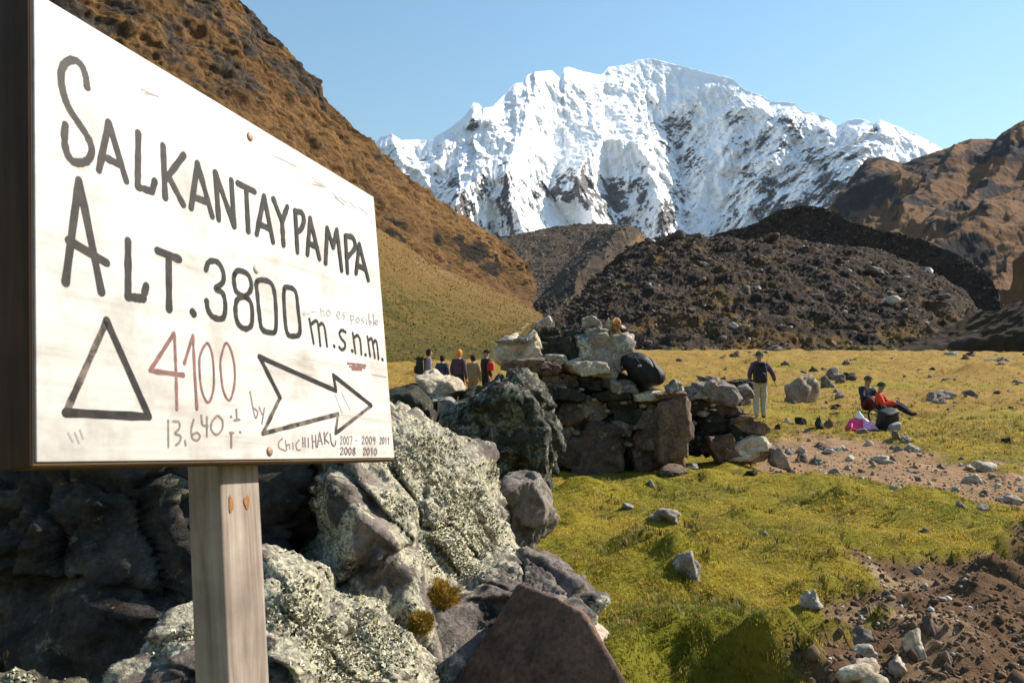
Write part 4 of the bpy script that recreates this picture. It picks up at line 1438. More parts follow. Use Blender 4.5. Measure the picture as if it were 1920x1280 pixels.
# small stones strewn on the path, and grey ones over the far meadow
rg = np.random.default_rng(55)
cnt = 0
for _ in range(4000):
    if cnt >= 60: break
    px, py = rg.uniform(1420, 1935), rg.uniform(820, 950)
    p = px_ground(px, py)
    if seg_poly_sd(np.array([p[:2]]), PATH_POLY)[0] > -.05: continue
    s = rg.gamma(2.0, 4.0) + 5
    stone(px, py, s, s * rg.uniform(.35, .6), [M_PALE, M_BROWN, M_GREY, M_PALE][cnt % 4], 'small loose stone strewn on the dirt path', 'loose stones on the path', cnt)
    cnt += 1
cnt = 0
for _ in range(4000):
    if cnt >= 80: break
    px, py = rg.uniform(1270, 1935), 664 + 110 * rg.uniform() ** 1.3
    if 1385 < px < 1470 and py > 690: continue
    if 1590 < px < 1720 and py > 720: continue
    s = rg.gamma(2.0, 3.2) + 6
    stone(px, py, s, s * rg.uniform(.35, .6), [M_GREY, M_DARK, M_BROWN, M_GREY][cnt % 4], 'dark scattered rock on the far meadow', 'rocks scattered over the far meadow', cnt, name='rock', cat='rock')
    cnt += 1
cnt = 0
for _ in range(4000):
    if cnt >= 20: break
    px, py = rg.uniform(1450, 1935), rg.uniform(1060, 1290)
    p = px_ground(px, py)
    if seg_poly_sd(np.array([p[:2]]), DIRT_POLY)[0] > -.05: continue
    s = rg.gamma(2.0, 5.0) + 8
    stone(px, py, s, s * rg.uniform(.4, .7), [M_BROWN, M_GREY, M_BROWN, M_PALE][cnt % 4], 'small stone lying on the bare earth', 'stones on the bare earth', cnt)
    cnt += 1


# ------------------------------------------------------------------ moraine boulders: the large ones singly, the rest as rubble
M_MOR = rock_mat('moraine boulder', (.04, .034, .03), (.17, .14, .115), lich=(.42, .40, .36), amt=.12, scale=.35, bscale=.8, bdist=.3)
M_MORW = rock_mat('pale moraine boulder', (.32, .29, .26), (.52, .48, .43), lich=(.2, .18, .16), amt=.3, scale=.4, bscale=.8, bdist=.3)


def moraine_stones():
    rg = np.random.default_rng(77)
    v = MOR['v']; n = MOR['n']
    nu, nv = v.shape[:2]
    NB = 190
    BIG = [(1275, 445, 34, 24), (1310, 446, 22, 14), (1445, 450, 40, 16), (1395, 520, 26, 18), (1400, 552, 24, 24), (1320, 500, 40, 18), (1670, 570, 44, 24), (1640, 515, 40, 22), (1742, 512, 18, 18), (1570, 690, 44, 18), (1450, 660, 36, 16), (1600, 545, 30, 20), (1770, 560, 26, 16), (1240, 470, 20, 14), (1350, 640, 26, 16), (1530, 560, 28, 18), (1730, 610, 26, 16), (1760, 636, 40, 16)]
    allx, ally = pix_of(v.reshape(-1, 3))
    flat = v.reshape(-1, 3)
    for k in range(NB):
        if k < len(BIG):
            px, py, w, h = BIG[k]
            i = np.argmin((allx - px) ** 2 + (ally - py) ** 2)
            p = flat[i]
            s = w / FPX * p[1] / 2; hh = h / FPX * p[1] / 2
        else:
            i = rg.integers(0, nu); j = int(rg.uniform(.0, .97) * nv)
            p = v[i, j]
            s = (rg.gamma(2.2, 2.6) + 6.0) / FPX * p[1] / 2
            hh = s * rg.uniform(.5, .85)
        pale = rg.uniform() < .22 or k in (8, 17)
        o = ob('boulder', proto(k, M_MORW if pale else M_MOR, True), None, None, tuple(p + np.array([0, 0, hh * .35])), cat='boulder',
               label='pale boulder lodged in the moraine slope' if pale else 'dark boulder lodged in the moraine slope', group='pale boulders on the moraine' if pale else 'dark boulders on the moraine')
        o.scale = (s, s * rg.uniform(.7, 1), hh)
        o.rotation_euler = (rg.uniform(-.4, .4), rg.uniform(-.4, .4), rg.uniform(0, 6.3))
    # rubble
    n_r = 15000
    bv, bf = ico(1)
    ii = rg.integers(0, nu, n_r); jj = (rg.uniform(0, .99, n_r) * nv).astype(int)
    p = v[ii, jj] + rg.normal(size=(n_r, 3)) * [.8, .8, .1]
    dens = fbm(p / 14 + 3, 4, .6) + rg.uniform(-.25, .25, n_r)
    p = p[dens > -.12]
    n_r = len(p)
    s = (rg.gamma(1.6, 1.0, n_r) + 1.3) / FPX * p[:, 1]
    jit = 1 + .28 * rg.normal(size=(n_r, len(bv), 1))
    ax = rg.uniform(.6, 1.1, (n_r, 1, 3)) * np.array([1, 1, .7])
    V = (bv[None] * jit * ax * s[:, None, None] * .6 + p[:, None, :] + np.array([0, 0, .15]) * s[:, None, None]).reshape(-1, 3)
    F = (bf[None] + (np.arange(n_r) * len(bv))[:, None, None]).reshape(-1, 3)
    me = raw_mesh('rubble', V, tris=F, smooth=False)
    t = rg.uniform(0, 1, n_r)
    c = lerp3([.022, .018, .015], [.13, .10, .078], t)
    pale = rg.uniform(size=n_r) < .15
    c[pale] = np.array([.33, .29, .25]) * rg.uniform(.6, 1.2, (pale.sum(), 1))
    set_col(me, np.repeat(c, len(bv), 0))
    ob('rubble', me, col_mat('rubble stones', 1.2, .35), kind='stuff', label='countless small stones covering the moraine slope', cat='rubble')


moraine_stones()


# ------------------------------------------------------------------ sign
S_D = np.array([0.3258284, 0.94106502, -0.09073303])
S_U = np.array([-0.10535129, 0.12853103, 0.98609375])
S_U = S_U - S_D * (S_D @ S_U); S_U /= np.linalg.norm(S_U)
S_N = np.cross(S_D, S_U)
ZB = 1.10
S_O = P(58.0, 876.2, ZB)
S_T = .045
SW, SH = 1.3135 * ZB / 1.36, .8798 * ZB / 1.36
SMAT = Matrix(((S_D[0], S_U[0], S_N[0], S_O[0]), (S_D[1], S_U[1], S_N[1], S_O[1]), (S_D[2], S_U[2], S_N[2], S_O[2]), (0, 0, 0, 1)))


def board_uv(px, py):
    v = ray(px, py)
    q = S_O - CAM
    t = (q @ S_N) / (v @ S_N)
    h = v * t - q
    return np.array([h @ S_D, h @ S_U])


def wood_mat(name, c1, c2, axis=0, scale=1.0, rough=.75):
    m, nt, b = newmat(name)
    tc = N(nt, 'ShaderNodeTexCoord')
    mp = N(nt, 'ShaderNodeMapping')
    sc = [38 * scale] * 3
    sc[axis] = 2.2 * scale
    mp.inputs['Scale'].default_value = sc
    nt.links.new(tc.outputs['Object'], mp.inputs['Vector'])
    n = noise_node(nt, mp.outputs[0], 1.0, 8, .65, .6)
    r = ramp(nt, n.outputs[0], [(.28, c1), (.7, c2)])
    n2 = noise_node(nt, tc.outputs['Object'], 9, 6, .6)
    r2 = ramp(nt, n2.outputs[0], [(.3, (.72, .7, .68)), (.7, (1.1, 1.1, 1.1))])
    nt.links.new(mixc(nt, 1, r.outputs[0], r2.outputs[0], 'MULTIPLY'), b.inputs['Base Color'])
    b.inputs['Roughness'].default_value = rough
    bump(nt, b, n.outputs[0], .5, .002)
    return m


def board_mat():
    m, nt, b = newmat('white painted board')
    tc = N(nt, 'ShaderNodeTexCoord')
    mp = N(nt, 'ShaderNodeMapping')
    mp.inputs['Scale'].default_value = (1.5, 22, 6)
    nt.links.new(tc.outputs['Object'], mp.inputs['Vector'])
    n = noise_node(nt, mp.outputs[0], 1.6, 8, .65, .5)
    r = ramp(nt, n.outputs[0], [(.22, (.30, .255, .225)), (.40, (.475, .45, .43)), (.62, (.55, .535, .52))])
    n2 = noise_node(nt, tc.outputs['Object'], 7, 7, .65)
    r2 = ramp(nt, n2.outputs[0], [(.28, (.66, .59, .55)), (.52, (1, 1, 1))])
    nt.links.new(mixc(nt, 1, r.outputs[0], r2.outputs[0], 'MULTIPLY'), b.inputs['Base Color'])
    b.inputs['Roughness'].default_value = .6
    bump(nt, b, n.outputs[0], .25, .0015)
    return m


def ink_mat(name, c1, c2):
    """brush paint worn thin in places"""
    m, nt, b = newmat(name)
    tc = N(nt, 'ShaderNodeTexCoord')
    n = noise_node(nt, tc.outputs['Object'], 34, 6, .7, .4)
    r = ramp(nt, n.outputs[0], [(.42, c1), (.68, c2)])
    nt.links.new(r.outputs[0], b.inputs['Base Color'])
    b.inputs['Roughness'].default_value = .6
    return m


M_BOARD = board_mat()
M_FRAME = wood_mat('brown sign frame', (.05, .028, .016), (.15, .088, .045), 0)
M_FRAMEV = wood_mat('brown sign frame upright', (.018, .010, .007), (.06, .033, .02), 1)
M_POST = wood_mat('grey weathered post', (.12, .085, .065), (.40, .335, .285), 1, .8)
M_INK = ink_mat('black brush paint', (.004, .003, .0025), (.030, .021, .017))
M_INK2 = ink_mat('worn grey-black paint', (.020, .014, .012), (.20, .155, .13))
M_RED = plain('faded red-brown paint', (.17, .085, .075), .7, .45, 90)
M_PEN = plain('grey pen', (.16, .125, .12), .7, .35, 120)
M_FAINT = plain('faint pencil', (.27, .25, .25), .7, .2, 120)
M_RUST = plain('rusty screw', (.28, .17, .12), .6, .4, 200, metal=.3)
M_STAIN = plain('rust stain', (.24, .105, .03), .8, .35, 80)


def slab_mesh(name, x0, x1, y0, y1, z0, z1, bev=.003, seg=2, jitter=0.0):
    bm = bmesh.new()
    bmesh.ops.create_cube(bm, size=1)
    for v in bm.verts:
        v.co = Vector((x0 if v.co.x < 0 else x1, y0 if v.co.y < 0 else y1, z0 if v.co.z < 0 else z1))
    if bev:
        bmesh.ops.bevel(bm, geom=list(bm.edges) + list(bm.verts), offset=bev, segments=seg, affect='EDGES', profile=.6)
    me = bpy.data.meshes.new(name)
    bm.to_mesh(me)
    bm.free()
    me.polygons.foreach_set('use_smooth', np.ones(len(me.polygons), bool))
    return me


SIGN = ob('sign', None, label='white wooden trail sign with hand-painted altitude and arrow on a post', cat='sign')
SIGN.matrix_world = SMAT
SIGN.empty_display_size = .1


def sp(name, me, mat, parent=SIGN, label=None):
    o = ob(name, me, mat, parent)
    if label: o['label'] = label
    return o


FR = .009
sp('board', slab_mesh('board', FR, SW - .004, FR * .8, SH - .004, -.018, 0, .0012, 2), M_BOARD)
BOARD = SIGN.children[0] if SIGN.children else [o for o in bpy.data.objects if o.name == 'board'][0]
sp('frame_rail', slab_mesh('rail', .002, SW, 0, FR * .8 - .0012, -S_T, -.0015, .004, 3), M_FRAME, label='brown lower edge of the sign')
sp('frame_rail', slab_mesh('rail', .002, SW, SH - .012, SH, -S_T, -.019, .002, 2), M_FRAME)
sp('frame_stile', slab_mesh('stile', 0, FR - .0012, .0, SH, -S_T - .03, -.002, .004, 3), M_FRAMEV, label='dark brown left side of the sign box')
sp('frame_stile', slab_mesh('stile', SW - .02, SW - .002, .014, SH - .014, -S_T, -.019, .002, 2), M_FRAMEV)
sp('backing', slab_mesh('backing', FR, SW - .021, FR, SH - .014, -S_T + .004, -.0195, .001, 1), M_FRAME)
# post fixed to the back
k_ = ZB / 1.36
px0, px1 = .5444 * k_, .690 * k_
PW = .075
sp('post', slab_mesh('post', px0, px1, -1.32, SH * .8, -S_T - PW - .001, -S_T - .001, .006, 3), M_POST)
POST = [c for c in SIGN.children if c.name.startswith('post')][0]
for (sx, sy, r1, r2) in ((.22, -.072, .006, .016), (.62, -.070, .008, .013)):
    bm = bmesh.new()
    vs = []
    for a in range(20):
        t = a / 20 * 2 * math.pi
        rr = 1 + .15 * math.sin(3 * t + sx * 9)
        vs.append(bm.verts.new((px0 + (px1 - px0) * sx + r1 * rr * math.cos(t), sy + r2 * rr * math.sin(t), -S_T + .0006)))
    bm.faces.new(vs)
    me = bpy.data.meshes.new('stain'); bm.to_mesh(me); bm.free()
    sp('rust_stain', me, M_STAIN, POST)


def smooth_line(pts, closed=False, n=6):
    p = np.array(pts, float)
    if len(p) < 3: 
        return np.stack([np.interp(np.linspace(0, 1, 9), [0, 1], p[:, 0]), np.interp(np.linspace(0, 1, 9), [0, 1], p[:, 1])], 1)
    if closed: q = np.concatenate([p[-1:], p, p[:2]])
    else: q = np.concatenate([2 * p[:1] - p[1:2], p, 2 * p[-1:] - p[-2:-1]])
    out = []
    for i in range(1, len(q) - 2):
        for t in np.linspace(0, 1, n, endpoint=False):
            p0, p1, p2, p3 = q[i - 1:i + 3]
            out.append(.5 * (2 * p1 + (p2 - p0) * t + (2 * p0 - 5 * p1 + 4 * p2 - p3) * t * t + (3 * p1 - p0 - 3 * p2 + p3) * t ** 3))
    out.append(q[-2])
    return np.array(out)


class Ink:
    def __init__(s): s.v = []; s.f = []; s.k = 0
    def stroke(s, uv, w, jit=.18):
        """flat brush stroke of width w with round, slightly ragged ends"""
        uv = np.asarray(uv, float)
        d = np.gradient(uv, axis=0)
        d /= np.linalg.norm(d, axis=1)[:, None] + 1e-9
        nrm = np.stack([-d[:, 1], d[:, 0]], 1)
        s.k += 1
        z = .00030 + .00006 * (s.k % 40)
        L = len(uv)
        ww = w * .5 * (1 + jit * perlin(np.stack([np.arange(L) * .45 + s.k * 7.7, np.zeros(L), np.zeros(L)], 1)) * 1.6)
        b0 = len(s.v)
        e1 = [(-math.cos(a), math.sin(a)) for a in np.linspace(math.pi / 2, -math.pi / 2, 7)]
        left = uv + nrm * ww[:, None]; right = uv - nrm * ww[:, None]
        cap0 = [uv[0] - d[0] * ww[0] * math.cos(a) + nrm[0] * ww[0] * math.sin(a) for a in np.linspace(-1.4, 1.4, 6)]
        cap1 = [uv[-1] + d[-1] * ww[-1] * math.cos(a) + nrm[-1] * ww[-1] * math.sin(a) for a in np.linspace(1.4, -1.4, 6)]
        for q in left: s.v.append((q[0], q[1], z))
        for q in right: s.v.append((q[0], q[1], z))
        for i in range(L - 1): s.f.append((b0 + L + i, b0 + L + i + 1, b0 + i + 1, b0 + i))
        c0 = len(s.v)
        for q in cap0: s.v.append((q[0], q[1], z))
        s.f.append(tuple([b0 + L] + list(range(c0, c0 + 6)) + [b0]))
        c1 = len(s.v)
        for q in cap1: s.v.append((q[0], q[1], z))
        s.f.append(tuple([b0 + L - 1] + list(range(c1, c1 + 6)) + [b0 + 2 * L - 1]))
    def build(s, name, mat):
        me = raw_mesh(name, s.v, faces=s.f, smooth=False)
        return ob(name, me, mat, BOARD)


def uvl(L, conv):
    return np.array([board_uv(*conv(q)) for q in L])


def za(q): return (q[0] * .39583, q[1] * .39583)
def zb(q): return (q[0] * .39583, 440 + q[1] * .39583)
def zc(q): return (420 + q[0] * .25, 560 + q[1] * .25)
def zd(q): return (260 + q[0] * .23445, 580 + q[1] * .23445)
def zf(q): return q


def write(ink, strokes, conv, w, curve=False, closed=False, jit=.18):
    for L in strokes:
        uv = uvl(L, conv)
        if curve:
            ink.stroke(smooth_line(uv, closed), w, jit)
        else:
            for a, b in zip(uv[:-1], uv[1:]):
                ink.stroke(np.stack([np.linspace(a[0], b[0], 10), np.linspace(a[1], b[1], 10)], 1), w, jit)


i1 = Ink()
W_ = .0135
write(i1, [[(412, 412), (405, 360), (385, 310), (350, 285), (310, 300), (290, 345), (295, 420), (325, 510), (370, 580), (415, 650), (435, 710), (420, 755), (390, 770), (345, 765), (315, 720), (305, 650), (310, 592)]], za, W_, True)
write(i1, [[(468, 808), (515, 582), (598, 858)], [(482, 738), (565, 780)], [(655, 632), (652, 885), (720, 908), (733, 858)], [(772, 690), (782, 935)], [(870, 735), (788, 845)], [(800, 840), (868, 970)],
           [(905, 985), (935, 775), (1005, 1025)], [(914, 932), (975, 955)], [(1035, 1040), (1020, 820), (1108, 1070), (1095, 855)], [(1125, 868), (1205, 908)], [(1165, 892), (1175, 1095)],
           [(1215, 1110), (1250, 930), (1292, 1145)], [(1228, 1062), (1280, 1085)], [(1295, 945), (1335, 1050)], [(1360, 980), (1335, 1050), (1342, 1160)], [(1408, 1195), (1397, 1000)],
           [(1455, 1205), (1468, 1035), (1512, 1225)], [(1462, 1152), (1500, 1170)]], za, W_)
write(i1, [[(1397, 1002), (1428, 1008), (1438, 1045), (1425, 1085), (1405, 1098)]], za, W_, True)
write(i1, [[(610, 493), (613, 428), (624, 463), (631, 431), (640, 507)], [(651, 511), (647, 442)], [(667, 512), (673, 458), (690, 525)], [(669, 497), (684, 504)]], zf, W_)
write(i1, [[(647, 442), (661, 446), (665, 464), (651, 482)]], zf, W_, True)
i1.build('lettering', M_INK)
i2 = Ink()
W2_ = .0145
write(i2, [[(123, 529), (148, 338), (190, 547)], [(129, 451), (200, 493)], [(240, 452), (240, 556), (268, 560), (274, 536)], [(295, 470), (336, 486)], [(316, 480), (317, 579)], [(361, 585), (363, 588)]], zf, W2_)
write(i2, [[(975, 165), (990, 128), (1030, 130), (1056, 175), (1055, 225), (1020, 255), (1055, 278), (1067, 340), (1055, 395), (1010, 390), (985, 355), (978, 315)]], zb, .0115, True)
for L in ([(1110, 190), (1130, 170), (1175, 190), (1190, 250), (1160, 290), (1120, 270), (1108, 225)], [(1160, 295), (1190, 330), (1192, 420), (1165, 445), (1130, 425), (1115, 370), (1122, 310)],
          [(1215, 225), (1250, 215), (1290, 240), (1305, 330), (1305, 450), (1275, 462), (1240, 445), (1228, 380), (1218, 280)], [(1345, 262), (1370, 250), (1400, 272), (1412, 360), (1420, 462), (1390, 480), (1360, 465), (1348, 380)]):
    write(i2, [L], zb, .0115, True, True)
i2.build('lettering', M_INK)
i3 = Ink()
for L in ([(640, 155), (672, 335)], [(650, 195), (690, 165), (706, 205), (722, 350)], [(706, 205), (735, 185), (755, 225), (772, 355)], [(912, 250), (882, 236), (865, 262), (882, 302), (906, 332), (905, 368), (880, 382), (864, 362)], [(965, 260), (985, 405)],
          [(975, 290), (1000, 275), (1020, 312), (1030, 415)], [(1075, 285), (1095, 430)], [(1085, 310), (1105, 298), (1115, 335), (1130, 440)], [(1118, 335), (1135, 312), (1148, 350), (1158, 450)], [(823, 353), (828, 358)], [(958, 388), (963, 392)], [(1058, 418), (1063, 422)], [(1185, 453), (1190, 458)]):
    write(i3, [L], zc, .0085, len(L) > 2)
i3.build('lettering', M_INK)
i4 = Ink()
write(i4, [[(505, 408), (706, 862), (312, 842)]], zb, .0135)
i4.build('triangle_mark', M_INK)
i4 = Ink()
write(i4, [[(505, 408), (312, 842)]], zb, .012, jit=.35)
i4.build('triangle_mark', M_INK2)
i5 = Ink()
write(i5, [[(265, 435), (840, 690), (820, 575), (1105, 800)], [(265, 435), (420, 740)]], zc, .0115)
i5.build('arrow_mark', M_INK)
i5 = Ink()
write(i5, [[(1105, 800), (835, 1010), (855, 865), (290, 1010), (420, 740)]], zc, .0095, jit=.3)
i5.build('arrow_mark', M_INK2)
i6 = Ink()
write(i6, [[(280, 195), (90, 490)], [(90, 490), (355, 525)]], zd, .0085, jit=.4)
write(i6, [[(285, 200), (298, 500), (305, 800)], [(365, 430), (433, 208), (447, 500), (465, 795)]], zd, .0065, jit=.3)
for L in ([(545, 270), (490, 370), (487, 500), (505, 650), (555, 745), (595, 650), (600, 500), (585, 350)], [(695, 270), (655, 400), (658, 520), (680, 660), (728, 725), (765, 600), (765, 450), (735, 320)]):
    write(i6, [L], zd, .005, True, True, .3)
i6.build('lettering', M_RED)
i7 = Ink()
for L in ([(235, 890), (237, 1100)], [(275, 895), (320, 900), (325, 950), (290, 990), (335, 1012), (325, 1060), (295, 1085)], [(370, 1050), (375, 1085)], [(440, 880), (420, 960), (430, 1030), (470, 1045), (490, 1010), (465, 985), (430, 1000)],
          [(500, 850), (510, 920), (552, 930)], [(545, 860), (545, 1015)], [(625, 850), (585, 900), (580, 960), (620, 1000), (665, 960), (670, 890), (638, 850)], [(736, 853), (740, 857)], [(780, 800), (785, 870)], [(765, 885), (805, 880)],
          [(740, 985), (740, 1100)], [(730, 985), (755, 985)], [(810, 978), (814, 982)]):
    write(i7, [L], zd, .0042, len(L) > 2, jit=.3)
i7.build('lettering', M_PEN)
i7 = Ink()
for L in ([(890, 660), (930, 860), (952, 822), (925, 790)], [(962, 780), (985, 835)], [(1005, 790), (985, 912)]):
    write(i7, [L], zd, .0042, len(L) > 2, jit=.3)
i7.build('lettering', M_PEN)
i7 = Ink()
DIG = {'0': [[(.5, 0), (.1, .3), (.1, .7), (.5, 1), (.9, .7), (.9, .3), (.5, 0)]], '1': [[(.3, .2), (.6, 0), (.6, 1)]], '2': [[(.1, .25), (.5, 0), (.85, .3), (.1, 1), (.9, .95)]], '7': [[(.1, 0), (.9, .05), (.4, 1)]],
       '8': [[(.5, .5), (.15, .25), (.5, 0), (.85, .25), (.5, .5), (.1, .75), (.5, 1), (.9, .75), (.5, .5)]], '9': [[(.8, .35), (.4, .5), (.15, .25), (.5, 0), (.85, .3), (.6, 1)]], '-': [[(.2, .55), (.8, .5)]]}
def digits(ink, txt, x0, x1, y0, y1, conv, w):
    n = len(txt)
    for k, ch in enumerate(txt):
        for L in DIG.get(ch, []):
            write(ink, [[(x0 + (x1 - x0) * (k + .1 + .75 * a) / n, y0 + (y1 - y0) * b + k * 1.2) for a, b in L]], conv, w, len(L) > 2, jit=.3)
digits(i7, '2007', 868, 965, 1030, 1088, zc, .0034)
digits(i7, '-', 982, 1004, 1035, 1088, zc, .003)
digits(i7, '2009', 1030, 1140, 1030, 1085, zc, .0034)
digits(i7, '2011', 1165, 1242, 1036, 1086, zc, .003)
digits(i7, '2008', 868, 990, 1112, 1165, zc, .0034)
digits(i7, '2010', 1040, 1148, 1115, 1168, zc, .0034)
i7.build('lettering', M_PEN)
i7 = Ink()
for L in ([(438, 1048), (410, 1075), (415, 1118), (462, 1140)], [(460, 1060), (470, 1130)], [(468, 1100), (490, 1092), (492, 1122)], [(515, 1080), (518, 1125)], [(562, 1060), (540, 1090), (548, 1130), (572, 1132)], [(590, 1040), (592, 1110)], [(607, 1040), (609, 1110)], [(592, 1080), (608, 1078)],
          [(631, 1045), (633, 1110)], [(660, 1020), (665, 1120)], [(686, 1020), (690, 1110)], [(663, 1070), (688, 1065)], [(700, 1110), (716, 1000)], [(716, 1000), (736, 1090)], [(705, 1065), (730, 1060)], [(750, 1000), (755, 1085)], [(777, 1000), (757, 1045), (786, 1080)], [(795, 1010), (805, 1080), (828, 1102), (838, 1060)]):
    write(i7, [L], zc, .0034, len(L) > 2, jit=.3)
i7.build('lettering', M_PEN)
i8 = Ink()
for L in ([(590, 115), (640, 112)], [(605, 100), (590, 115), (608, 130)], [(655, 100), (685, 98)], [(722, 65), (730, 130)], [(728, 95), (745, 88), (752, 130)], [(780, 85), (768, 105), (782, 130), (798, 108), (782, 86)], [(850, 125), (870, 115), (855, 95), (845, 130), (865, 150)], [(905, 100), (890, 120), (905, 135), (895, 155)],
          [(948, 120), (955, 190)], [(952, 130), (972, 130), (970, 155), (955, 158)], [(1000, 140), (988, 160), (1002, 180), (1015, 160), (1000, 140)], [(1045, 140), (1030, 158), (1046, 172), (1032, 190)], [(1065, 155), (1068, 192)], [(1085, 110), (1090, 192), (1105, 180), (1092, 165)], [(1118, 115), (1122, 195)], [(1138, 185), (1152, 172), (1138, 160), (1132, 185), (1150, 198)]):
    write(i8, [L], zc, .0030, len(L) > 2, jit=.3)
i8.build('pencil_scribble', M_FAINT)
i8 = Ink()
for L in ([(265, 168), (298, 182)], [(270, 175), (292, 180)]):
    write(i8, [L], zf, .0030, False, jit=.4)
i8.build('pencil_scribble', M_FAINT)
i8 = Ink()
for L in ([(585, 332), (606, 346)], [(588, 340), (610, 351)], [(586, 345), (604, 350)]):
    write(i8, [L], zf, .0030, False, jit=.4)
i8.build('pencil_scribble', M_FAINT)
i8 = Ink()
write(i8, [[(515, 293), (555, 312)]], zf, .0026)
i8.build('scratch', M_FAINT)
i8 = Ink()
i8 = Ink()
for L in ([(622, 362), (634, 372)], [(636, 370), (650, 380)], [(655, 378), (668, 392)], [(672, 388), (690, 402)],
          [(628, 370), (645, 384)]):
    write(i8, [L], zf, .0030, False, jit=.4)
i8.build('pencil_scribble', M_FAINT)
i8 = Ink()
for L in ([(128, 812), (136, 828)], [(140, 810), (148, 830)], [(150, 806), (156, 822)]):
    write(i8, [L], zf, .0030, False, jit=.4)
i8.build('pencil_scribble', M_FAINT)
i8 = Ink()
for L in ([(628, 740), (642, 775)], [(640, 735), (656, 768)]):
    write(i8, [L], zf, .0030, False, jit=.4)
i8.build('pencil_scribble', M_FAINT)
i9 = Ink()
for L in ([(652, 681), (686, 685)], [(655, 687), (684, 689)], [(660, 692), (678, 693)]):
    write(i9, [L], zf, .006, False, jit=.4)
i9.build('painted_dash', M_RED)
i9 = Ink()
write(i9, [[(697, 702), (724, 707)]], zf, .0018)
i9.build('scratch', M_PEN)


def screw(px, py, r, tone):
    uv = board_uv(px, py)
    bm = bmesh.new()
    prof = [(0, .0042), (.45, .0040), (.8, .003), (1.0, .0012), (1.02, .0)]
    rings = []
    for rr, z in prof:
        if rr == 0:
            rings.append([bm.verts.new((uv[0], uv[1], z))])
        else:
            rings.append([bm.verts.new((uv[0] + r * rr * math.cos(a), uv[1] + r * rr * math.sin(a), z)) for a in np.linspace(0, 2 * math.pi, 18, endpoint=False)])
    for a, b in zip(rings[:-1], rings[1:]):
        for k in range(18):
            if len(a) == 1: bm.faces.new((a[0], b[k], b[(k + 1) % 18]))
            else: bm.faces.new((a[k], b[k], b[(k + 1) % 18], a[(k + 1) % 18]))
    me = bpy.data.meshes.new('screw'); bm.to_mesh(me); bm.free()
    me.polygons.foreach_set('use_smooth', np.ones(len(me.polygons), bool))
    sp('screw', me, tone)


screw(468, 257, .0095, M_RUST)
screw(480, 505, .0090, M_BOARD)
screw(505, 846, .0095, M_RUST)

# ------------------------------------------------------------------ bags
def tube(path, r, seg=8, closed=False, taper=None):
    path = np.asarray(path, float)
    n = len(path)
    d = np.gradient(path, axis=0)
    d /= np.linalg.norm(d, axis=1)[:, None] + 1e-9
    ref = np.array([0, 0, 1.0]) if abs(d[0][2]) < .9 else np.array([1.0, 0, 0])
    V, F = [], []
    for i in range(n):
        a = np.cross(d[i], ref); a /= np.linalg.norm(a) + 1e-9
        b = np.cross(a, d[i])
        rr = r if taper is None else r * taper[i]
        for k in range(seg):
            t = 2 * math.pi * k / seg
            V.append(path[i] + rr * (a * math.cos(t) + b * math.sin(t)))
    for i in range(n - 1):
        for k in range(seg):
            F.append((i * seg + k, i * seg + (k + 1) % seg, (i + 1) * seg + (k + 1) % seg, (i + 1) * seg + k))
    F.append(tuple(range(seg))[::-1]); F.append(tuple((n - 1) * seg + k for k in range(seg)))
    return np.array(V), F


def tube_obj(name, path, r, mat, parent, seg=8, taper=None):
    V, F = tube(path, r, seg, taper=taper)
    return ob(name, raw_mesh(name, V, faces=F), mat, parent)


def soft_box(w, d, h, power=7, sub=4, rough=.03, seed=0, taper=.85, lift=0.0):
    """stuffed fabric block standing on z=0"""
    pts = []
    for sx in (-1, 1):
        for sy in (-1, 1):
            pts.append((sx * w / 2, sy * d / 2, 0)); pts.append((sx * w / 2 * taper, sy * d / 2 * taper, h))
            pts.append((sx * w / 2 * 1.04, sy * d / 2 * 1.06, h * .45))
    v, f = hull_rock(pts, sub, power, rough, 1.6, rough * .5, seed)
    return v, f


M_BLACKF = plain('black nylon', (.009, .009, .011), .62, .5, 18, .4, .01, .3)
M_BLACK2 = plain('black webbing', (.016, .016, .018), .7, .4, 60)
M_GREYF = plain('grey pack fabric', (.22, .22, .24), .7, .3, 30)
M_PINK = plain('magenta pack fabric', (.58, .05, .16), .6, .4, 14, .4, .01)
M_LILAC = plain('lilac cloth', (.62, .36, .62), .7, .3, 14, .4, .01)
M_WCAP = plain('white and pale blue cloth', (.66, .72, .80), .7, .2, 14)
M_OLIVE = plain('olive cloth', (.07, .08, .04), .8, .3, 20)


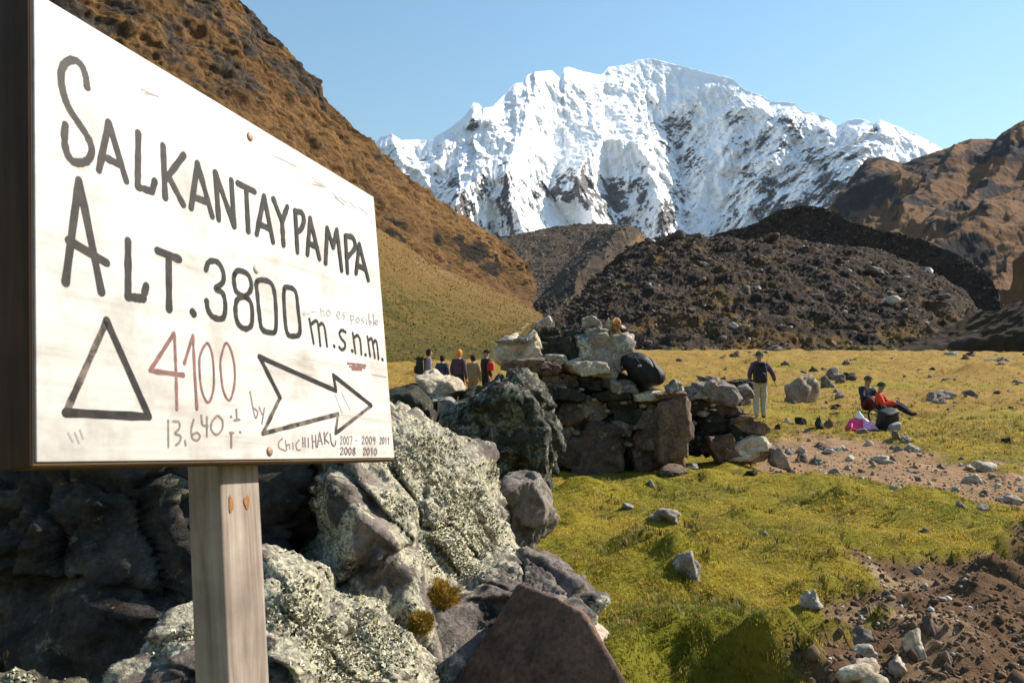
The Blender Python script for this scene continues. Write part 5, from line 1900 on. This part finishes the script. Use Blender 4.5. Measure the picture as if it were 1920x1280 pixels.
def big_bag():
    ol = z5([(1418, 310), (1470, 284), (1560, 277), (1640, 318), (1702, 380), (1742, 445), (1728, 492), (1640, 524), (1520, 514), (1478, 455), (1436, 395)])
    pts = traced(ol, 11.85, .62, bulge=.62)
    v, f = hull_rock(pts, 5, 8, .038, 2.2, .010, 3)
    base = np.array([v[:, 0].mean(), v[:, 1].mean(), v[:, 2].min()])
    root = ob('stuffed_bag', None, None, None, tuple(base), label='big black stuffed bag lying on top of the stone wall', cat='bag')
    ob('bag_body', raw_mesh('bag_body', v - base, tris=f), M_BLACKF, root)
    # webbing round the bag, a carrying strap and a buckle
    A = P(1466, 690, 11.55) - base; B = P(1238, 668, 11.5) - base
    for (a, b, c) in ((( 1188, 655), (1206, 690), (1214, 728)), ((1222, 668), (1238, 695), (1246, 722))):
        pth = [P(*q, 11.52) - base for q in (a, b, c)]
        cen = (v - base).mean(0)
        pp = []
        for t in np.linspace(0, 1, 14):
            q = pth[0] * (1 - t) ** 2 + 2 * pth[1] * t * (1 - t) + pth[2] * t * t
            # sit on the surface
            i = np.argmin(np.hypot(v[:, 0] - base[0] - q[0], v[:, 2] - base[2] - q[2]) + (v[:, 1] > base[1]) * 9)
            pp.append(v[i] - base + np.array([0, -.008, 0]))
        tube_obj('strap', pp, .009, M_BLACK2, root, 6)
    hp = [P(*q) - base for q in ((1152, 664, 11.62), (1149, 672, 11.5), (1153, 686, 11.45), (1162, 697, 11.5), (1172, 702, 11.56))]
    tube_obj('carrying_handle', hp, .008, M_BLACK2, root, 6)
    bk = soft_box(.06, .02, .035, 12, 2, 0, 1)
    q = P(1199, 688, 11.48) - base
    ob('buckle', raw_mesh('buckle', bk[0] + q, tris=bk[1]), M_GREYF, root)


big_bag()


def backpack(loc, rz, w, d, h, mat, mat2, label, rx=0.0, ry=0.0, name='backpack', seed=0):
    root = ob(name, None, None, None, loc, label=label, cat='backpack')
    root.rotation_euler = (rx, ry, rz)
    v, f = soft_box(w, d, h, 7, 4, .03, seed + 1)
    ob('pack_body', raw_mesh('pack_body', v, tris=f), mat, root)
    v, f = soft_box(w * .78, d * .38, h * .5, 6, 3, .03, seed + 2)
    ob('front_pocket', raw_mesh('front_pocket', v + [0, -d * .55, h * .08], tris=f), mat2, root)
    v, f = soft_box(w * .92, d * 1.0, h * .22, 6, 3, .03, seed + 3)
    ob('lid', raw_mesh('lid', v + [0, -d * .03, h * .86], tris=f), mat, root)
    for sx in (-1, 1):
        pth = [(sx * w * .25, d * .45, h * .92), (sx * w * .30, d * .78, h * .95), (sx * w * .34, d * 1.05, h * .7), (sx * w * .36, d * .9, h * .35), (sx * w * .4, d * .5, h * .1)]
        tube_obj('shoulder_strap', smooth_line3(pth), .022, M_BLACK2, root, 6)
    tube_obj('grab_loop', smooth_line3([(-.04, d * .42, h * 1.0), (-.03, d * .5, h * 1.12), (.03, d * .5, h * 1.12), (.04, d * .42, h * 1.0)]), .01, M_BLACK2, root, 6)
    return root


def smooth_line3(pts, n=5):
    p = np.array(pts, float)
    q = np.concatenate([2 * p[:1] - p[1:2], p, 2 * p[-1:] - p[-2:-1]])
    out = []
    for i in range(1, len(q) - 2):
        for t in np.linspace(0, 1, n, endpoint=False):
            p0, p1, p2, p3 = q[i - 1:i + 3]
            out.append(.5 * (2 * p1 + (p2 - p0) * t + (2 * p0 - 5 * p1 + 4 * p2 - p3) * t * t + (3 * p1 - p0 - 3 * p2 + p3) * t ** 3))
    out.append(q[-2])
    return np.array(out)


# ------------------------------------------------------------------ people
M_SKIN = plain('skin', (.34, .19, .13), .6, .1, 30)
CLOTH = {}


def cloth(name, c):
    if name not in CLOTH: CLOTH[name] = plain(name, c, .85, .25, 14, .35, .012)
    return CLOTH[name]


def person(loc, rz, pose, jacket, trousers, boots, label, height=1.68, hair=None, hat=None, group=None, sleeves=None):
    """one skinned body; pose gives the joints in metres for a figure 1.72 m tall, facing +Y"""
    J = dict(pelvis=(0, 0, .95), waist=(0, 0, 1.08), chest=(0, .01, 1.28), necka=(0, .0, 1.45), neckb=(0, .02, 1.51), heada=(0, .03, 1.57), headb=(0, .035, 1.66), headc=(0, .02, 1.72))
    for s, n in ((-1, 'L'), (1, 'R')):
        J.update({'hip' + n: (s * .095, 0, .90), 'knee' + n: (s * .10, .02, .49), 'ank' + n: (s * .105, -.01, .09), 'toe' + n: (s * .12, .15, .045),
                  'sho' + n: (s * .18, 0, 1.40), 'elb' + n: (s * .24, -.02, 1.13), 'wri' + n: (s * .25, .06, .90), 'han' + n: (s * .25, .09, .83)})
    J.update(pose)
    sc = height / 1.72
    RAD = dict(pelvis=(.165, .125), waist=(.150, .115), chest=(.175, .125), necka=(.075, .075), neckb=(.055, .058), heada=(.070, .082), headb=(.080, .098), headc=(.050, .060),
               hip=(.105, .105), knee=(.075, .078), ank=(.055, .058), toe=(.042, .036), sho=(.080, .082), elb=(.058, .058), wri=(.042, .042), han=(.036, .024))
    names = list(J)
    idx = {n: i for i, n in enumerate(names)}
    E_ = [('pelvis', 'waist', 'j'), ('waist', 'chest', 'j'), ('chest', 'necka', 'j'), ('necka', 'neckb', 's'), ('neckb', 'heada', 's'), ('heada', 'headb', 's'), ('headb', 'headc', 's')]
    for n in 'LR':
        E_ += [('pelvis', 'hip' + n, 't'), ('hip' + n, 'knee' + n, 't'), ('knee' + n, 'ank' + n, 't'), ('ank' + n, 'toe' + n, 'b'), ('chest', 'sho' + n, 'j'), ('sho' + n, 'elb' + n, 'v'), ('elb' + n, 'wri' + n, 'v'), ('wri' + n, 'han' + n, 's')]
    me = bpy.data.meshes.new('skeleton')
    me.from_pydata([tuple(np.array(J[n]) * sc) for n in names], [(idx[a], idx[b]) for a, b, _ in E_], [])
    o = bpy.data.objects.new('skeleton', me)
    COL.objects.link(o)
    md = o.modifiers.new('skin', 'SKIN')
    md.use_smooth_shade = True
    for n, sv in zip(names, me.skin_vertices[0].data):
        r = RAD.get(n) or RAD[n[:3] if n[:3] in RAD else n[:4]]
        bulk = 1.0 if n[:4] in ('head', 'neck') or n[:3] in ('han', 'toe') else 1.14
        sv.radius = (r[0] * sc * bulk, r[1] * sc * bulk)
        sv.use_root = (n == 'pelvis')
    sb = o.modifiers.new('sub', 'SUBSURF'); sb.levels = 2; sb.render_levels = 2
    dg = bpy.context.evaluated_depsgraph_get()
    ev = bpy.data.meshes.new_from_object(o.evaluated_get(dg))
    bpy.data.objects.remove(o)
    bm = bmesh.new()
    bm.from_mesh(ev)
    mats = [cloth(*jacket), cloth(*trousers), cloth(*boots), M_SKIN, cloth(*(sleeves or jacket))]
    mi = dict(j=0, t=1, b=2, s=3, v=4)
    segs = [(np.array(J[a]) * sc, np.array(J[b]) * sc, mi[m]) for a, b, m in E_]
    C = np.array([f.calc_center_median()[:] for f in bm.faces])
    dist = []
    for a, b, m in segs:
        e = b - a
        t = np.clip((C - a) @ e / (e @ e), 0, 1)
        dist.append(np.linalg.norm(C - a - t[:, None] * e, axis=1))
    who = np.argmin(np.stack(dist), 0)
    for f, w in zip(bm.faces, who):
        f.material_index = segs[w][2]
        f.smooth = True
    # fingers, nose and ears grow out of the same mesh
    def add(V, F, m):
        vs = [bm.verts.new(tuple(v)) for v in V]
        for q in F:
            try:
                fc = bm.faces.new([vs[k] for k in q]); fc.material_index = m; fc.smooth = True
            except ValueError: pass
    for n, s in (('L', -1), ('R', 1)):
        w = np.array(J['wri' + n]) * sc; h = np.array(J['han' + n]) * sc
        d = (h - w) / (np.linalg.norm(h - w) + 1e-9)
        side = np.cross(d, [s * 1.0, .2, 0]); side /= np.linalg.norm(side) + 1e-9
        pal = np.cross(side, d)
        for k, ln in enumerate((.062, .075, .08, .07)):
            b0 = h + side * (.024 - .016 * k) * sc
            add(*tube(np.array([b0, b0 + d * ln * .5 * sc + pal * .004, b0 + d * ln * .85 * sc + pal * .02 * s]), .0085 * sc, 5), 3)
        b0 = w * .4 + h * .6 + side * .03 * sc
        add(*tube(np.array([b0, b0 + (d * .5 + side * .6) * .045 * sc, b0 + (d * .9 + side * .5) * .065 * sc]), .0095 * sc, 5), 3)
    ha, hb = np.array(J['heada']) * sc, np.array(J['headb']) * sc
    fw = np.array(pose.get('face', (0, 1, 0)), float); fw /= np.linalg.norm(fw)
    up = (hb - ha) / np.linalg.norm(hb - ha)
    sd = np.cross(fw, up); sd /= np.linalg.norm(sd)
    hc = (ha + hb) / 2
    add(*tube(np.array([hc + fw * .075 * sc + up * .03 * sc, hc + fw * .105 * sc - up * .005, hc + fw * .08 * sc - up * .02]), .012 * sc, 6), 3)
    for s in (-1, 1):
        add(*tube(np.array([hc + sd * s * .075 * sc + up * .03, hc + sd * s * .092 * sc, hc + sd * s * .078 * sc - up * .03]), .014 * sc, 6), 3)
    bm.normal_update()
    cv = np.array([v.co[:] for v in bm.verts])
    fold = .020 * fbm(cv * np.array([9, 9, 6]) + loc[0], 3) * (cv[:, 2] < J['necka'][2] * sc)
    for v, k in zip(bm.verts, fold):
        v.co += v.normal * float(k)
    ev.materials.clear()
    for m in mats: ev.materials.append(m)
    bm.to_mesh(ev)
    bm.free()
    ev.name = 'person'
    p = ob('person', ev, None, None, loc, label=label, cat='person', group=group)
    p.rotation_euler = (0, 0, rz)
    # hair or hat
    top = np.array(J['headc']) * sc
    ctr = (hb * .75 + ha * .25)
    R = np.stack([sd, fw, up], 1)
    v, f = ico(3)
    if hair:
        hv = v * np.array([.098, .112, .115]) * sc
        hv = hv * (1 + .06 * fbm(v * 3, 3))[:, None]
        front = (hv[:, 1] > .045 * sc) & (hv[:, 2] < .045 * sc)
        hv[front, 1] = .03 * sc
        ln = hair[2] if len(hair) > 2 else 0
        low = (hv[:, 2] < 0) & (hv[:, 1] < .03 * sc)
        hv[low, 2] *= 1 + ln
        ob('hair', raw_mesh('hair', hv @ R.T + ctr + up * .012, tris=f), cloth(*hair[:2]), p)
    if hat:
        hv = v * np.array([.102, .118, .105]) * sc
        hv[:, 2] = np.maximum(hv[:, 2], -.0 * sc)
        rim = hv[:, 2] <= .004
        ob('hat', raw_mesh('hat', np.concatenate([hv @ R.T + ctr + up * .03 * sc]), tris=f), cloth(*hat[:2]), p)
        n = 24
        bw = hat[2]
        ring = []
        for rr, zz in ((.85, .004), (1.0 + bw, -.012), (1.0 + bw, -.020), (.85, -.006)):
            for k in range(n):
                a = 2 * math.pi * k / n
                ring.append((.102 * rr * math.cos(a), .118 * rr * math.sin(a) + (.03 if (hat[3] if len(hat) > 3 else False) and math.sin(a) > 0 else 0) * (rr > 1), zz))
        ring = np.array(ring) * sc
        F = [(a * n + k, a * n + (k + 1) % n, ((a + 1) % 4) * n + (k + 1) % n, ((a + 1) % 4) * n + k) for a in range(4) for k in range(n)]
        ob('hat_brim', raw_mesh('hat_brim', ring @ R.T + ctr + up * .032 * sc, faces=F), cloth(*hat[:2]), p)
    return p


def on_ground(px, D):
    x = (px - 960) / FPX * D * (1 / (math.cos(PITCH)))
    return (x, D, gz(x, D))


BLK = ('black cloth', (.018, .018, .022)); NAVY = ('navy cloth', (.022, .024, .045)); GREYT = ('grey-green trousers', (.34, .32, .26)); BOOT = ('dark boots', (.03, .022, .018))
LAV = ('lavender grey jacket', (.20, .18, .22)); KHAKI = ('khaki jacket', (.22, .16, .085)); PURP = ('plum jacket', (.06, .04, .055)); REDJ = ('orange-red jacket', (.62, .06, .025)); MAR = ('maroon cloth', (.085, .018, .016))
DBL = ('dark blue jacket', (.04, .045, .08)); LGT = ('light trousers', (.32, .30, .28)); OLV = ('olive cap', (.065, .07, .035)); PURS = ('purple shirt', (.075, .055, .10))

# walker seen from behind
x, D = on_ground(1424, 20.0)[0], 20.0
wl_ = on_ground(1424, 20.0)
person(wl_, math.radians(-6), {'kneeL': (-.10, .05, .49), 'ankL': (-.11, -.03, .09), 'toeL': (-.14, .12, .045), 'kneeR': (.09, .05, .5), 'ankR': (.10, .08, .09), 'toeR': (.12, .24, .045),
                               'elbR': (.33, .02, 1.17), 'wriR': (.40, .14, 1.02), 'hanR': (.41, .19, .97), 'elbL': (-.26, .04, 1.14), 'wriL': (-.22, .17, .98), 'hanL': (-.20, .22, .95)},
       PURS, GREYT, BOOT, 'walker with black backpack and grey trousers standing with back turned on the meadow', 1.62, hat=('olive cap', (.065, .07, .035), .22))
bl = Matrix.Translation(wl_) @ Matrix.Rotation(math.radians(-6), 4, 'Z') @ Vector((-.03, -.23, .86))
backpack(tuple(bl), math.radians(-6), .34, .20, .50, M_BLACKF, M_BLACK2, 'black backpack worn by the walker with grey trousers', seed=4)

# two people sitting on the grass
gA = on_ground(1623, 21.6)
sitA = {'pelvis': (0, 0, .14), 'waist': (0, -.02, .27), 'chest': (.02, .02, .47), 'necka': (.02, .04, .64), 'neckb': (.02, .06, .70), 'heada': (.02, .08, .76), 'headb': (.02, .09, .85), 'headc': (.02, .08, .91),
        'hipL': (-.10, .05, .14), 'kneeL': (-.22, .38, .34), 'ankL': (-.10, .52, .07), 'toeL': (-.08, .66, .05), 'hipR': (.10, .05, .14), 'kneeR': (.24, .36, .36), 'ankR': (.16, .55, .07), 'toeR': (.18, .69, .05),
        'shoL': (-.17, .02, .59), 'elbL': (-.25, .16, .36), 'wriL': (-.12, .34, .34), 'hanL': (-.06, .38, .34), 'shoR': (.20, .03, .59), 'elbR': (.28, .18, .38), 'wriR': (.14, .35, .38), 'hanR': (.08, .39, .37)}
person(gA, math.radians(200), sitA, NAVY, MAR, BOOT, 'person in dark navy jacket and cap sitting behind the one in red', 1.72, hat=('olive cap', (.065, .07, .035), .25))
gB = on_ground(1645, 20.6)
sitB = dict(sitA)
sitB.update({'kneeL': (-.12, .50, .36), 'ankL': (-.12, .82, .08), 'toeL': (-.13, .95, .10), 'kneeR': (.12, .46, .34), 'ankR': (.10, .86, .07), 'toeR': (.10, .99, .10), 'elbR': (.30, .20, .34), 'wriR': (.20, .44, .40), 'hanR': (.15, .49, .40), 'elbL': (-.28, .2, .36), 'wriL': (-.16, .46, .42), 'hanL': (-.12, .5, .42)})
person(gB, math.radians(235), sitB, MAR, BLK, BOOT, 'person in orange-red jacket sleeves sitting with legs stretched out on the grass', 1.55, hat=('dark green cap', (.04, .055, .04), .22), sleeves=REDJ)

# packs on the ground near them
gP = on_ground(1660, 17.4)
backpack((gP[0], gP[1], gP[2] - .03), math.radians(20), .50, .34, .44, M_BLACKF, M_GREYF, 'black backpack with grey pocket lying on the grass below the seated people', rx=.35, ry=-.25, seed=9)


def pink_pack():
    g = on_ground(1612, 17.3)
    root = ob('backpack', None, None, None, g, label='pink and lilac pack with a white cap on it, left of the black backpack', cat='backpack')
    root.rotation_euler = (0, 0, .15)
    v, f = hull_rock([(-.36, -.14, 0), (-.36, .14, 0), (.10, -.18, 0), (.10, .18, 0), (-.24, -.1, .24), (-.2, .1, .26), (.05, 0, .30)], 4, 7, .05, 2, .02, 5)
    ob('pack_body', raw_mesh('pack_body', v, tris=f), M_PINK, root)
    v, f = hull_rock([(-.06, -.2, 0), (-.06, .14, 0), (.36, -.18, .0), (.36, .1, 0), (-.02, -.15, .28), (.02, .1, .30), (.16, 0, .24)], 4, 7, .06, 2, .02, 6)
    ob('lilac_flap', raw_mesh('lilac_flap', v, tris=f), M_LILAC, root)
    v, f = hull_rock([(-.14, -.1, .24), (.06, -.12, .22), (-.12, .08, .26), (.05, .08, .26), (-.06, -.04, .42), (-.02, .03, .40)], 3, 6, .06, 2, .02, 7)
    ob('cap', raw_mesh('cap', v, tris=f), M_WCAP, root)
    tube_obj('strap', smooth_line3([(-.3, -.15, .15), (-.36, -.25, .06), (-.2, -.3, .02), (0, -.22, .03)]), .02, M_PINK, root, 6)


pink_pack()

# group of walkers beyond the rocks
sideR = math.radians(-75)
L5 = [
    (803, 25.0, -70, LAV, ('dark trousers', (.03, .03, .035)), 'walker in pale grey jacket with dark pack at the left of the group', 1.72, dict(hair=('dark hair', (.02, .015, .012), .1))),
    (829, 26.5, -20, DBL, LGT, 'short walker in dark blue jacket, second of the group', 1.55, dict(hair=('dark hair', (.02, .015, .012), .3))),
    (860, 24.0, -30, PURP, BLK, 'walker in plum jacket with orange headwear in the middle of the group', 1.66, dict(hair=('orange headscarf', (.50, .20, .05), .6))),
    (887, 25.5, -10, KHAKI, KHAKI, 'walker in khaki jacket with dark hair, fourth of the group', 1.58, dict(hair=('dark hair', (.02, .015, .012), .3))),
    (911, 26.0, -60, BLK, BLK, 'walker in black with something red, at the right of the group', 1.70, dict(hat=('black hood', (.015, .014, .016), .05))),
]
for px, D, rz, jk, tr, lb, hh, kw in L5:
    g = on_ground(px, D)
    z = float(P(px, 664 if hh > 1.6 else 674, D)[2]) - hh * 1.02
    person((g[0], g[1], max(g[2], z) if abs(z - g[2]) < .25 else g[2]), math.radians(rz), {}, jk, tr, BOOT, lb, hh, **kw)
g = on_ground(803, 25.0)
backpack((g[0] - .26, g[1] - .04, g[2] + .95), math.radians(-70), .34, .22, .52, cloth('dark green nylon', (.02, .028, .02)), M_BLACK2, 'dark pack worn by the walker in the pale grey jacket', seed=14)
g = on_ground(920, 25.7)
v, f = soft_box(.26, .18, .3, 6, 3, .05, 22)
rb = ob('day_bag', None, None, None, (g[0], g[1] - .1, g[2] + .98), label='red bag carried by the walker in black', cat='bag')
ob('bag_body', raw_mesh('bag_body', v, tris=f), cloth('red nylon', (.42, .025, .02)), rb)
tube_obj('strap', smooth_line3([(-.12, .05, .36), (-.2, .08, .5), (-.16, .14, .58)]), .015, M_BLACK2, rb, 6)


# ------------------------------------------------------------------ grass
def blades(name, base, h, w, cols, lean, per, label, mat, seed=3, spread=.02):
    """tufts of narrow blades: per blades at each base point"""
    rg = np.random.default_rng(seed)
    n = len(base) * per
    b = np.repeat(base, per, 0)
    hh = np.repeat(h, per) * rg.uniform(.5, 1.25, n)
    ww = np.repeat(w, per) * rg.uniform(.7, 1.3, n)
    a = rg.uniform(0, 2 * math.pi, n)
    off = np.stack([np.cos(a), np.sin(a), 0 * a], 1)
    sp_ = np.repeat(np.full(len(base), spread) if np.isscalar(spread) else spread, per)
    b = b + off * (sp_ * rg.uniform(0, 1, n))[:, None]
    s = np.stack([-np.sin(a + rg.uniform(-1, 1, n)), np.cos(a), 0 * a], 1)
    l = lean * rg.uniform(.2, 1.2, n)
    mid = b + off * (hh * l * .35)[:, None] + np.array([0, 0, 1]) * (hh * .6)[:, None]
    tip = b + off * (hh * l)[:, None] + np.array([0, 0, 1]) * (hh * (1 - .35 * l))[:, None]
    V = np.stack([b - s * ww[:, None] * .5, b + s * ww[:, None] * .5, mid + s * ww[:, None] * .35, mid - s * ww[:, None] * .35, tip], 1)
    V[:, :2, 2] -= .01
    k = np.arange(n)[:, None] * 5
    me = raw_mesh(name, V.reshape(-1, 3), quads=k + [0, 1, 2, 3], tris=k + [3, 2, 4])
    c = np.repeat(cols, per, 0) * rg.uniform(.75, 1.3, (n, 1))
    set_col(me, np.repeat(c, 5, 0))
    return ob(name, me, mat, kind='stuff', label=label, cat='grass')


def gz_many(x, y):
    ya, s, Z = GRID['ya'], GRID['s'], GRID['Z']
    i = np.clip(np.searchsorted(ya, y) - 1, 0, len(ya) - 2)
    f = (y - ya[i]) / (ya[i + 1] - ya[i])
    sv = x / (np.maximum(y, 0) * .85 + 4.0 + 30 * sstep(1.0, -8, y))
    j = np.clip(np.searchsorted(s, sv) - 1, 0, len(s) - 2)
    g = (sv - s[j]) / (s[j + 1] - s[j])
    return (Z[i, j] * (1 - g) + Z[i, j + 1] * g) * (1 - f) + (Z[i + 1, j] * (1 - g) + Z[i + 1, j + 1] * g) * f


def grass_mat():
    m, nt, b = newmat('grass blades')
    at = N(nt, 'ShaderNodeAttribute', attribute_name='Col')
    nt.links.new(at.outputs['Color'], b.inputs['Base Color'])
    b.inputs['Roughness'].default_value = .6
    tr = N(nt, 'ShaderNodeBsdfTranslucent')
    nt.links.new(at.outputs['Color'], tr.inputs['Color'])
    mx = N(nt, 'ShaderNodeMixShader')
    mx.inputs[0].default_value = .38
    nt.links.new(b.outputs[0], mx.inputs[1]); nt.links.new(tr.outputs[0], mx.inputs[2])
    nt.links.new(mx.outputs[0], nt.nodes['Material Output'].inputs['Surface'])
    return m


M_GRASS = grass_mat()


def lerp3v(c, b, t):
    return c * (1 - t[:, None]) + b * t[:, None]


def grass_cols(x, y, rg):
    q = np.stack([x, y, 0 * x], -1)
    n = fbm(q * .8 + 3, 4, .6)
    n2 = fbm(q * 3.0 + 23, 3, .6)
    t = np.clip(.40 + 2.0 * n + 1.1 * n2 + rg.normal(size=len(x)) * .18 + .10 * sstep(9, 18, y), 0, 1)
    c = lerp3([.15, .155, .013], [.47, .33, .04], t)
    c = lerp3v(c, np.array([.30, .185, .05]), .65 * sstep(11, 30, y + 6 * fbm(q * .25, 3)))
    dk = (y > 13) & (rg.uniform(size=len(x)) < .25)
    c[dk] = [.085, .075, .018]
    dry = rg.uniform(size=len(x)) < (.16 + .6 * sstep(.10, .36, fbm(q * 1.5 + 77, 4, .6)) + .25 * sstep(.2, .5, n2) + .35 * sstep(14, 40, y))
    c[dry] = np.array([.30, .20, .055]) * rg.uniform(.7, 1.2, (dry.sum(), 1))
    return c


def build_grass():
    rg = np.random.default_rng(91)
    n = 72000
    y = 3.0 * (19.0 / 3.0) ** rg.uniform(0, 1, n)
    x = y * rg.uniform(-.02, .80, n)
    m1, m2, m3 = dirt_mask(x, y)
    keep = rg.uniform(size=n) > np.maximum(np.maximum(m1, m2) * 1.02, m3 * .8) - .01
    keep &= ~((y < 7.5) & (x < .02 * y))
    x, y = x[keep], y[keep]
    z = gz_many(x, y)
    q = np.stack([x, y, 0 * x], -1)
    k = .55 + 2.6 * np.maximum(fbm(q * 1.6 + 40, 4, .6), 0)
    h = .017 * k * (1 + .04 * y) * rg.uniform(.6, 1.3, len(x))
    blades('grass', np.stack([x, y, z], -1), h, .0022 * (1 + .28 * y) , grass_cols(x, y, rg), .8, 6, 'short green and yellow turf on the near meadow', M_GRASS, 3, .018 * (1 + .12 * y))
    # darker, taller tufts in clusters, as grazing leaves them
    n = 9000
    y = 3.3 * (24.0 / 3.3) ** rg.uniform(0, 1, n)
    x = y * rg.uniform(-.02, .80, n)
    m1, m2, m3 = dirt_mask(x, y)
    q = np.stack([x, y, 0 * x], -1)
    cl = fbm(q * 1.3 + 61, 4, .65) + .25 * fbm(q * 6 + 13, 2)
    edge = np.maximum(m2 * (1 - m2), m3 * (1 - m3)) * 4
    keep = (cl + .35 * edge > .20 + rg.uniform(-.08, .14, n)) & (np.maximum(m1, m2) < .6) & ~((y < 7.5) & (x < .02 * y))
    x, y = x[keep], y[keep]
    z = gz_many(x, y)
    c = lerp3([.065, .075, .010], [.17, .135, .022], rg.uniform(0, 1, len(x)))
    blades('grass', np.stack([x, y, z], -1), .042 * (1 + .05 * y) * rg.uniform(.5, 1.4, len(x)), .0032 * (1 + .25 * y), c, .9, 12, 'darker green tufts standing in the near turf', M_GRASS, 8, .03 * (1 + .08 * y))
    # tussocks on the far meadow
    n = 30000
    y = 15 * (140 / 15.) ** rg.uniform(0, 1, n)
    x = y * rg.uniform(-.25, .80, n)
    m1, m2, m3 = dirt_mask(x, y)
    keep = (rg.uniform(size=n) > np.maximum(m1, m3) * .9) & (fbm(np.stack([x * .7, y * .7, 0 * x], -1), 3) + rg.uniform(-.3, .3, n) > -.05)
    x, y = x[keep], y[keep]
    z = gz_many(x, y)
    blades('grass', np.stack([x, y, z], -1), .05 * (1 + .012 * y) * rg.uniform(.5, 1.5, len(x)), .010 * (1 + .045 * y), grass_cols(x, y, rg), .9, 5, 'dry yellow tussock grass on the far meadow', M_GRASS, 5, .06 * (1 + .02 * y))


build_grass()


def soil_clods():
    rg = np.random.default_rng(15)
    n = 17000
    y = 3.2 * (15 / 3.2) ** rg.uniform(0, 1, n)
    x = y * rg.uniform(.2, .85, n)
    m1, m2, m3 = dirt_mask(x, y)
    keep = rg.uniform(size=n) < np.maximum(m1 * .7, m2)
    x, y, m1, m2 = x[keep], y[keep], m1[keep], m2[keep]
    z = gz_many(x, y)
    bv, bf = ico(1)
    n = len(x)
    s = (rg.gamma(1.2, .0042, n) + .003) * (1 + .05 * y)
    V = (bv[None] * (1 + .3 * rg.normal(size=(n, len(bv), 1))) * rg.uniform(.6, 1.1, (n, 1, 3)) * s[:, None, None] + np.stack([x, y, z + s * .2], -1)[:, None, :]).reshape(-1, 3)
    F = (bf[None] + (np.arange(n) * len(bv))[:, None, None]).reshape(-1, 3)
    me = raw_mesh('gravel', V, tris=F, smooth=False)
    t = rg.uniform(0, 1, n)
    c = lerp3([.075, .047, .029], [.20, .135, .085], t)
    pth = m1 > m2
    c[pth] = lerp3([.18, .115, .07], [.38, .29, .21], t[pth])
    c[rg.uniform(size=n) < .03] = [.45, .42, .38]
    set_col(me, np.repeat(c, len(bv), 0))
    ob('gravel', me, col_mat('soil crumbs', 30, .3), kind='stuff', label='crumbs of soil and grit on the path and bare earth', cat='gravel')


soil_clods()


def clumps(name, flat, n, lo, hi, pal, label, keep, seed, cat='scrub', xm=1100):
    """bushes and tussocks too many to count on a far slope"""
    rg = np.random.default_rng(seed)
    x, y = pix_of(flat)
    ok = np.where((x > 380) & (x < xm) & (y > -20) & (y < 720))[0]
    idx = rg.choice(ok, n)
    p = flat[idx] + rg.normal(size=(n, 3)) * [.6, .6, .0]
    k = keep(p) + rg.uniform(-.35, .35, n) > 0
    p = p[k]; n = len(p)
    bv, bf = ico(1)
    s = rg.uniform(lo, hi, n) ** 1.0 * (p[:, 1] / 300.0) ** .6
    V = (bv[None] * (1 + .3 * rg.normal(size=(n, len(bv), 1))) * (rg.uniform(.7, 1.2, (n, 1, 3)) * [1, 1, .75]) * s[:, None, None] + p[:, None, :]).reshape(-1, 3)
    F = (bf[None] + (np.arange(n) * len(bv))[:, None, None]).reshape(-1, 3)
    me = raw_mesh(name, V, tris=F, smooth=False)
    pal = np.array(pal)
    c = pal[rg.integers(0, len(pal), n)] * rg.uniform(.7, 1.3, (n, 1))
    set_col(me, np.repeat(c, len(bv), 0))
    ob(name, me, col_mat(name + ' surface', 1.5, .4), kind='stuff', label=label, cat=cat)


clumps('tussocks', FAN['v'], 34000, .10, .34, [(.12, .095, .018), (.10, .085, .018), (.15, .10, .024), (.085, .075, .016)], 'olive tussocks dotted over the green slope', lambda p: fbm(p / 16, 3, .6) + .1, 31)


STONES = [(.05, .042, .036), (.09, .07, .055), (.03, .026, .022), (.14, .115, .09), (.26, .22, .18)]
clumps('rubble', MOR['left'], 9000, .25, .9, STONES, 'grey scree stones on the moraine ridge beneath the snow peak', lambda p: fbm(p / 40, 3, .6) + .1, 33, 'rubble', 1300)
clumps('rubble', MOR['rear'], 9000, .2, .8, STONES[:4], 'dark scree stones on the rear moraine crest', lambda p: fbm(p / 30, 3, .6) + .1, 34, 'rubble', 1900)


# ------------------------------------------------------------------ air
def build_haze():
    me = slab_mesh('haze', -6500, 6500, -300, 12500, -3, 3300, 0)
    m = bpy.data.materials.new('thin mountain air')
    m.use_nodes = True
    nt = m.node_tree
    nt.nodes.clear()
    out = N(nt, 'ShaderNodeOutputMaterial')
    vol = N(nt, 'ShaderNodeVolumePrincipled')
    vol.inputs['Color'].default_value = (.62, .78, 1.0, 1)
    vol.inputs['Density'].default_value = HAZE
    vol.inputs['Anisotropy'].default_value = .2
    nt.links.new(vol.outputs[0], out.inputs['Volume'])
    ob('haze', me, m, kind='stuff')


HAZE = 7e-6
build_haze()
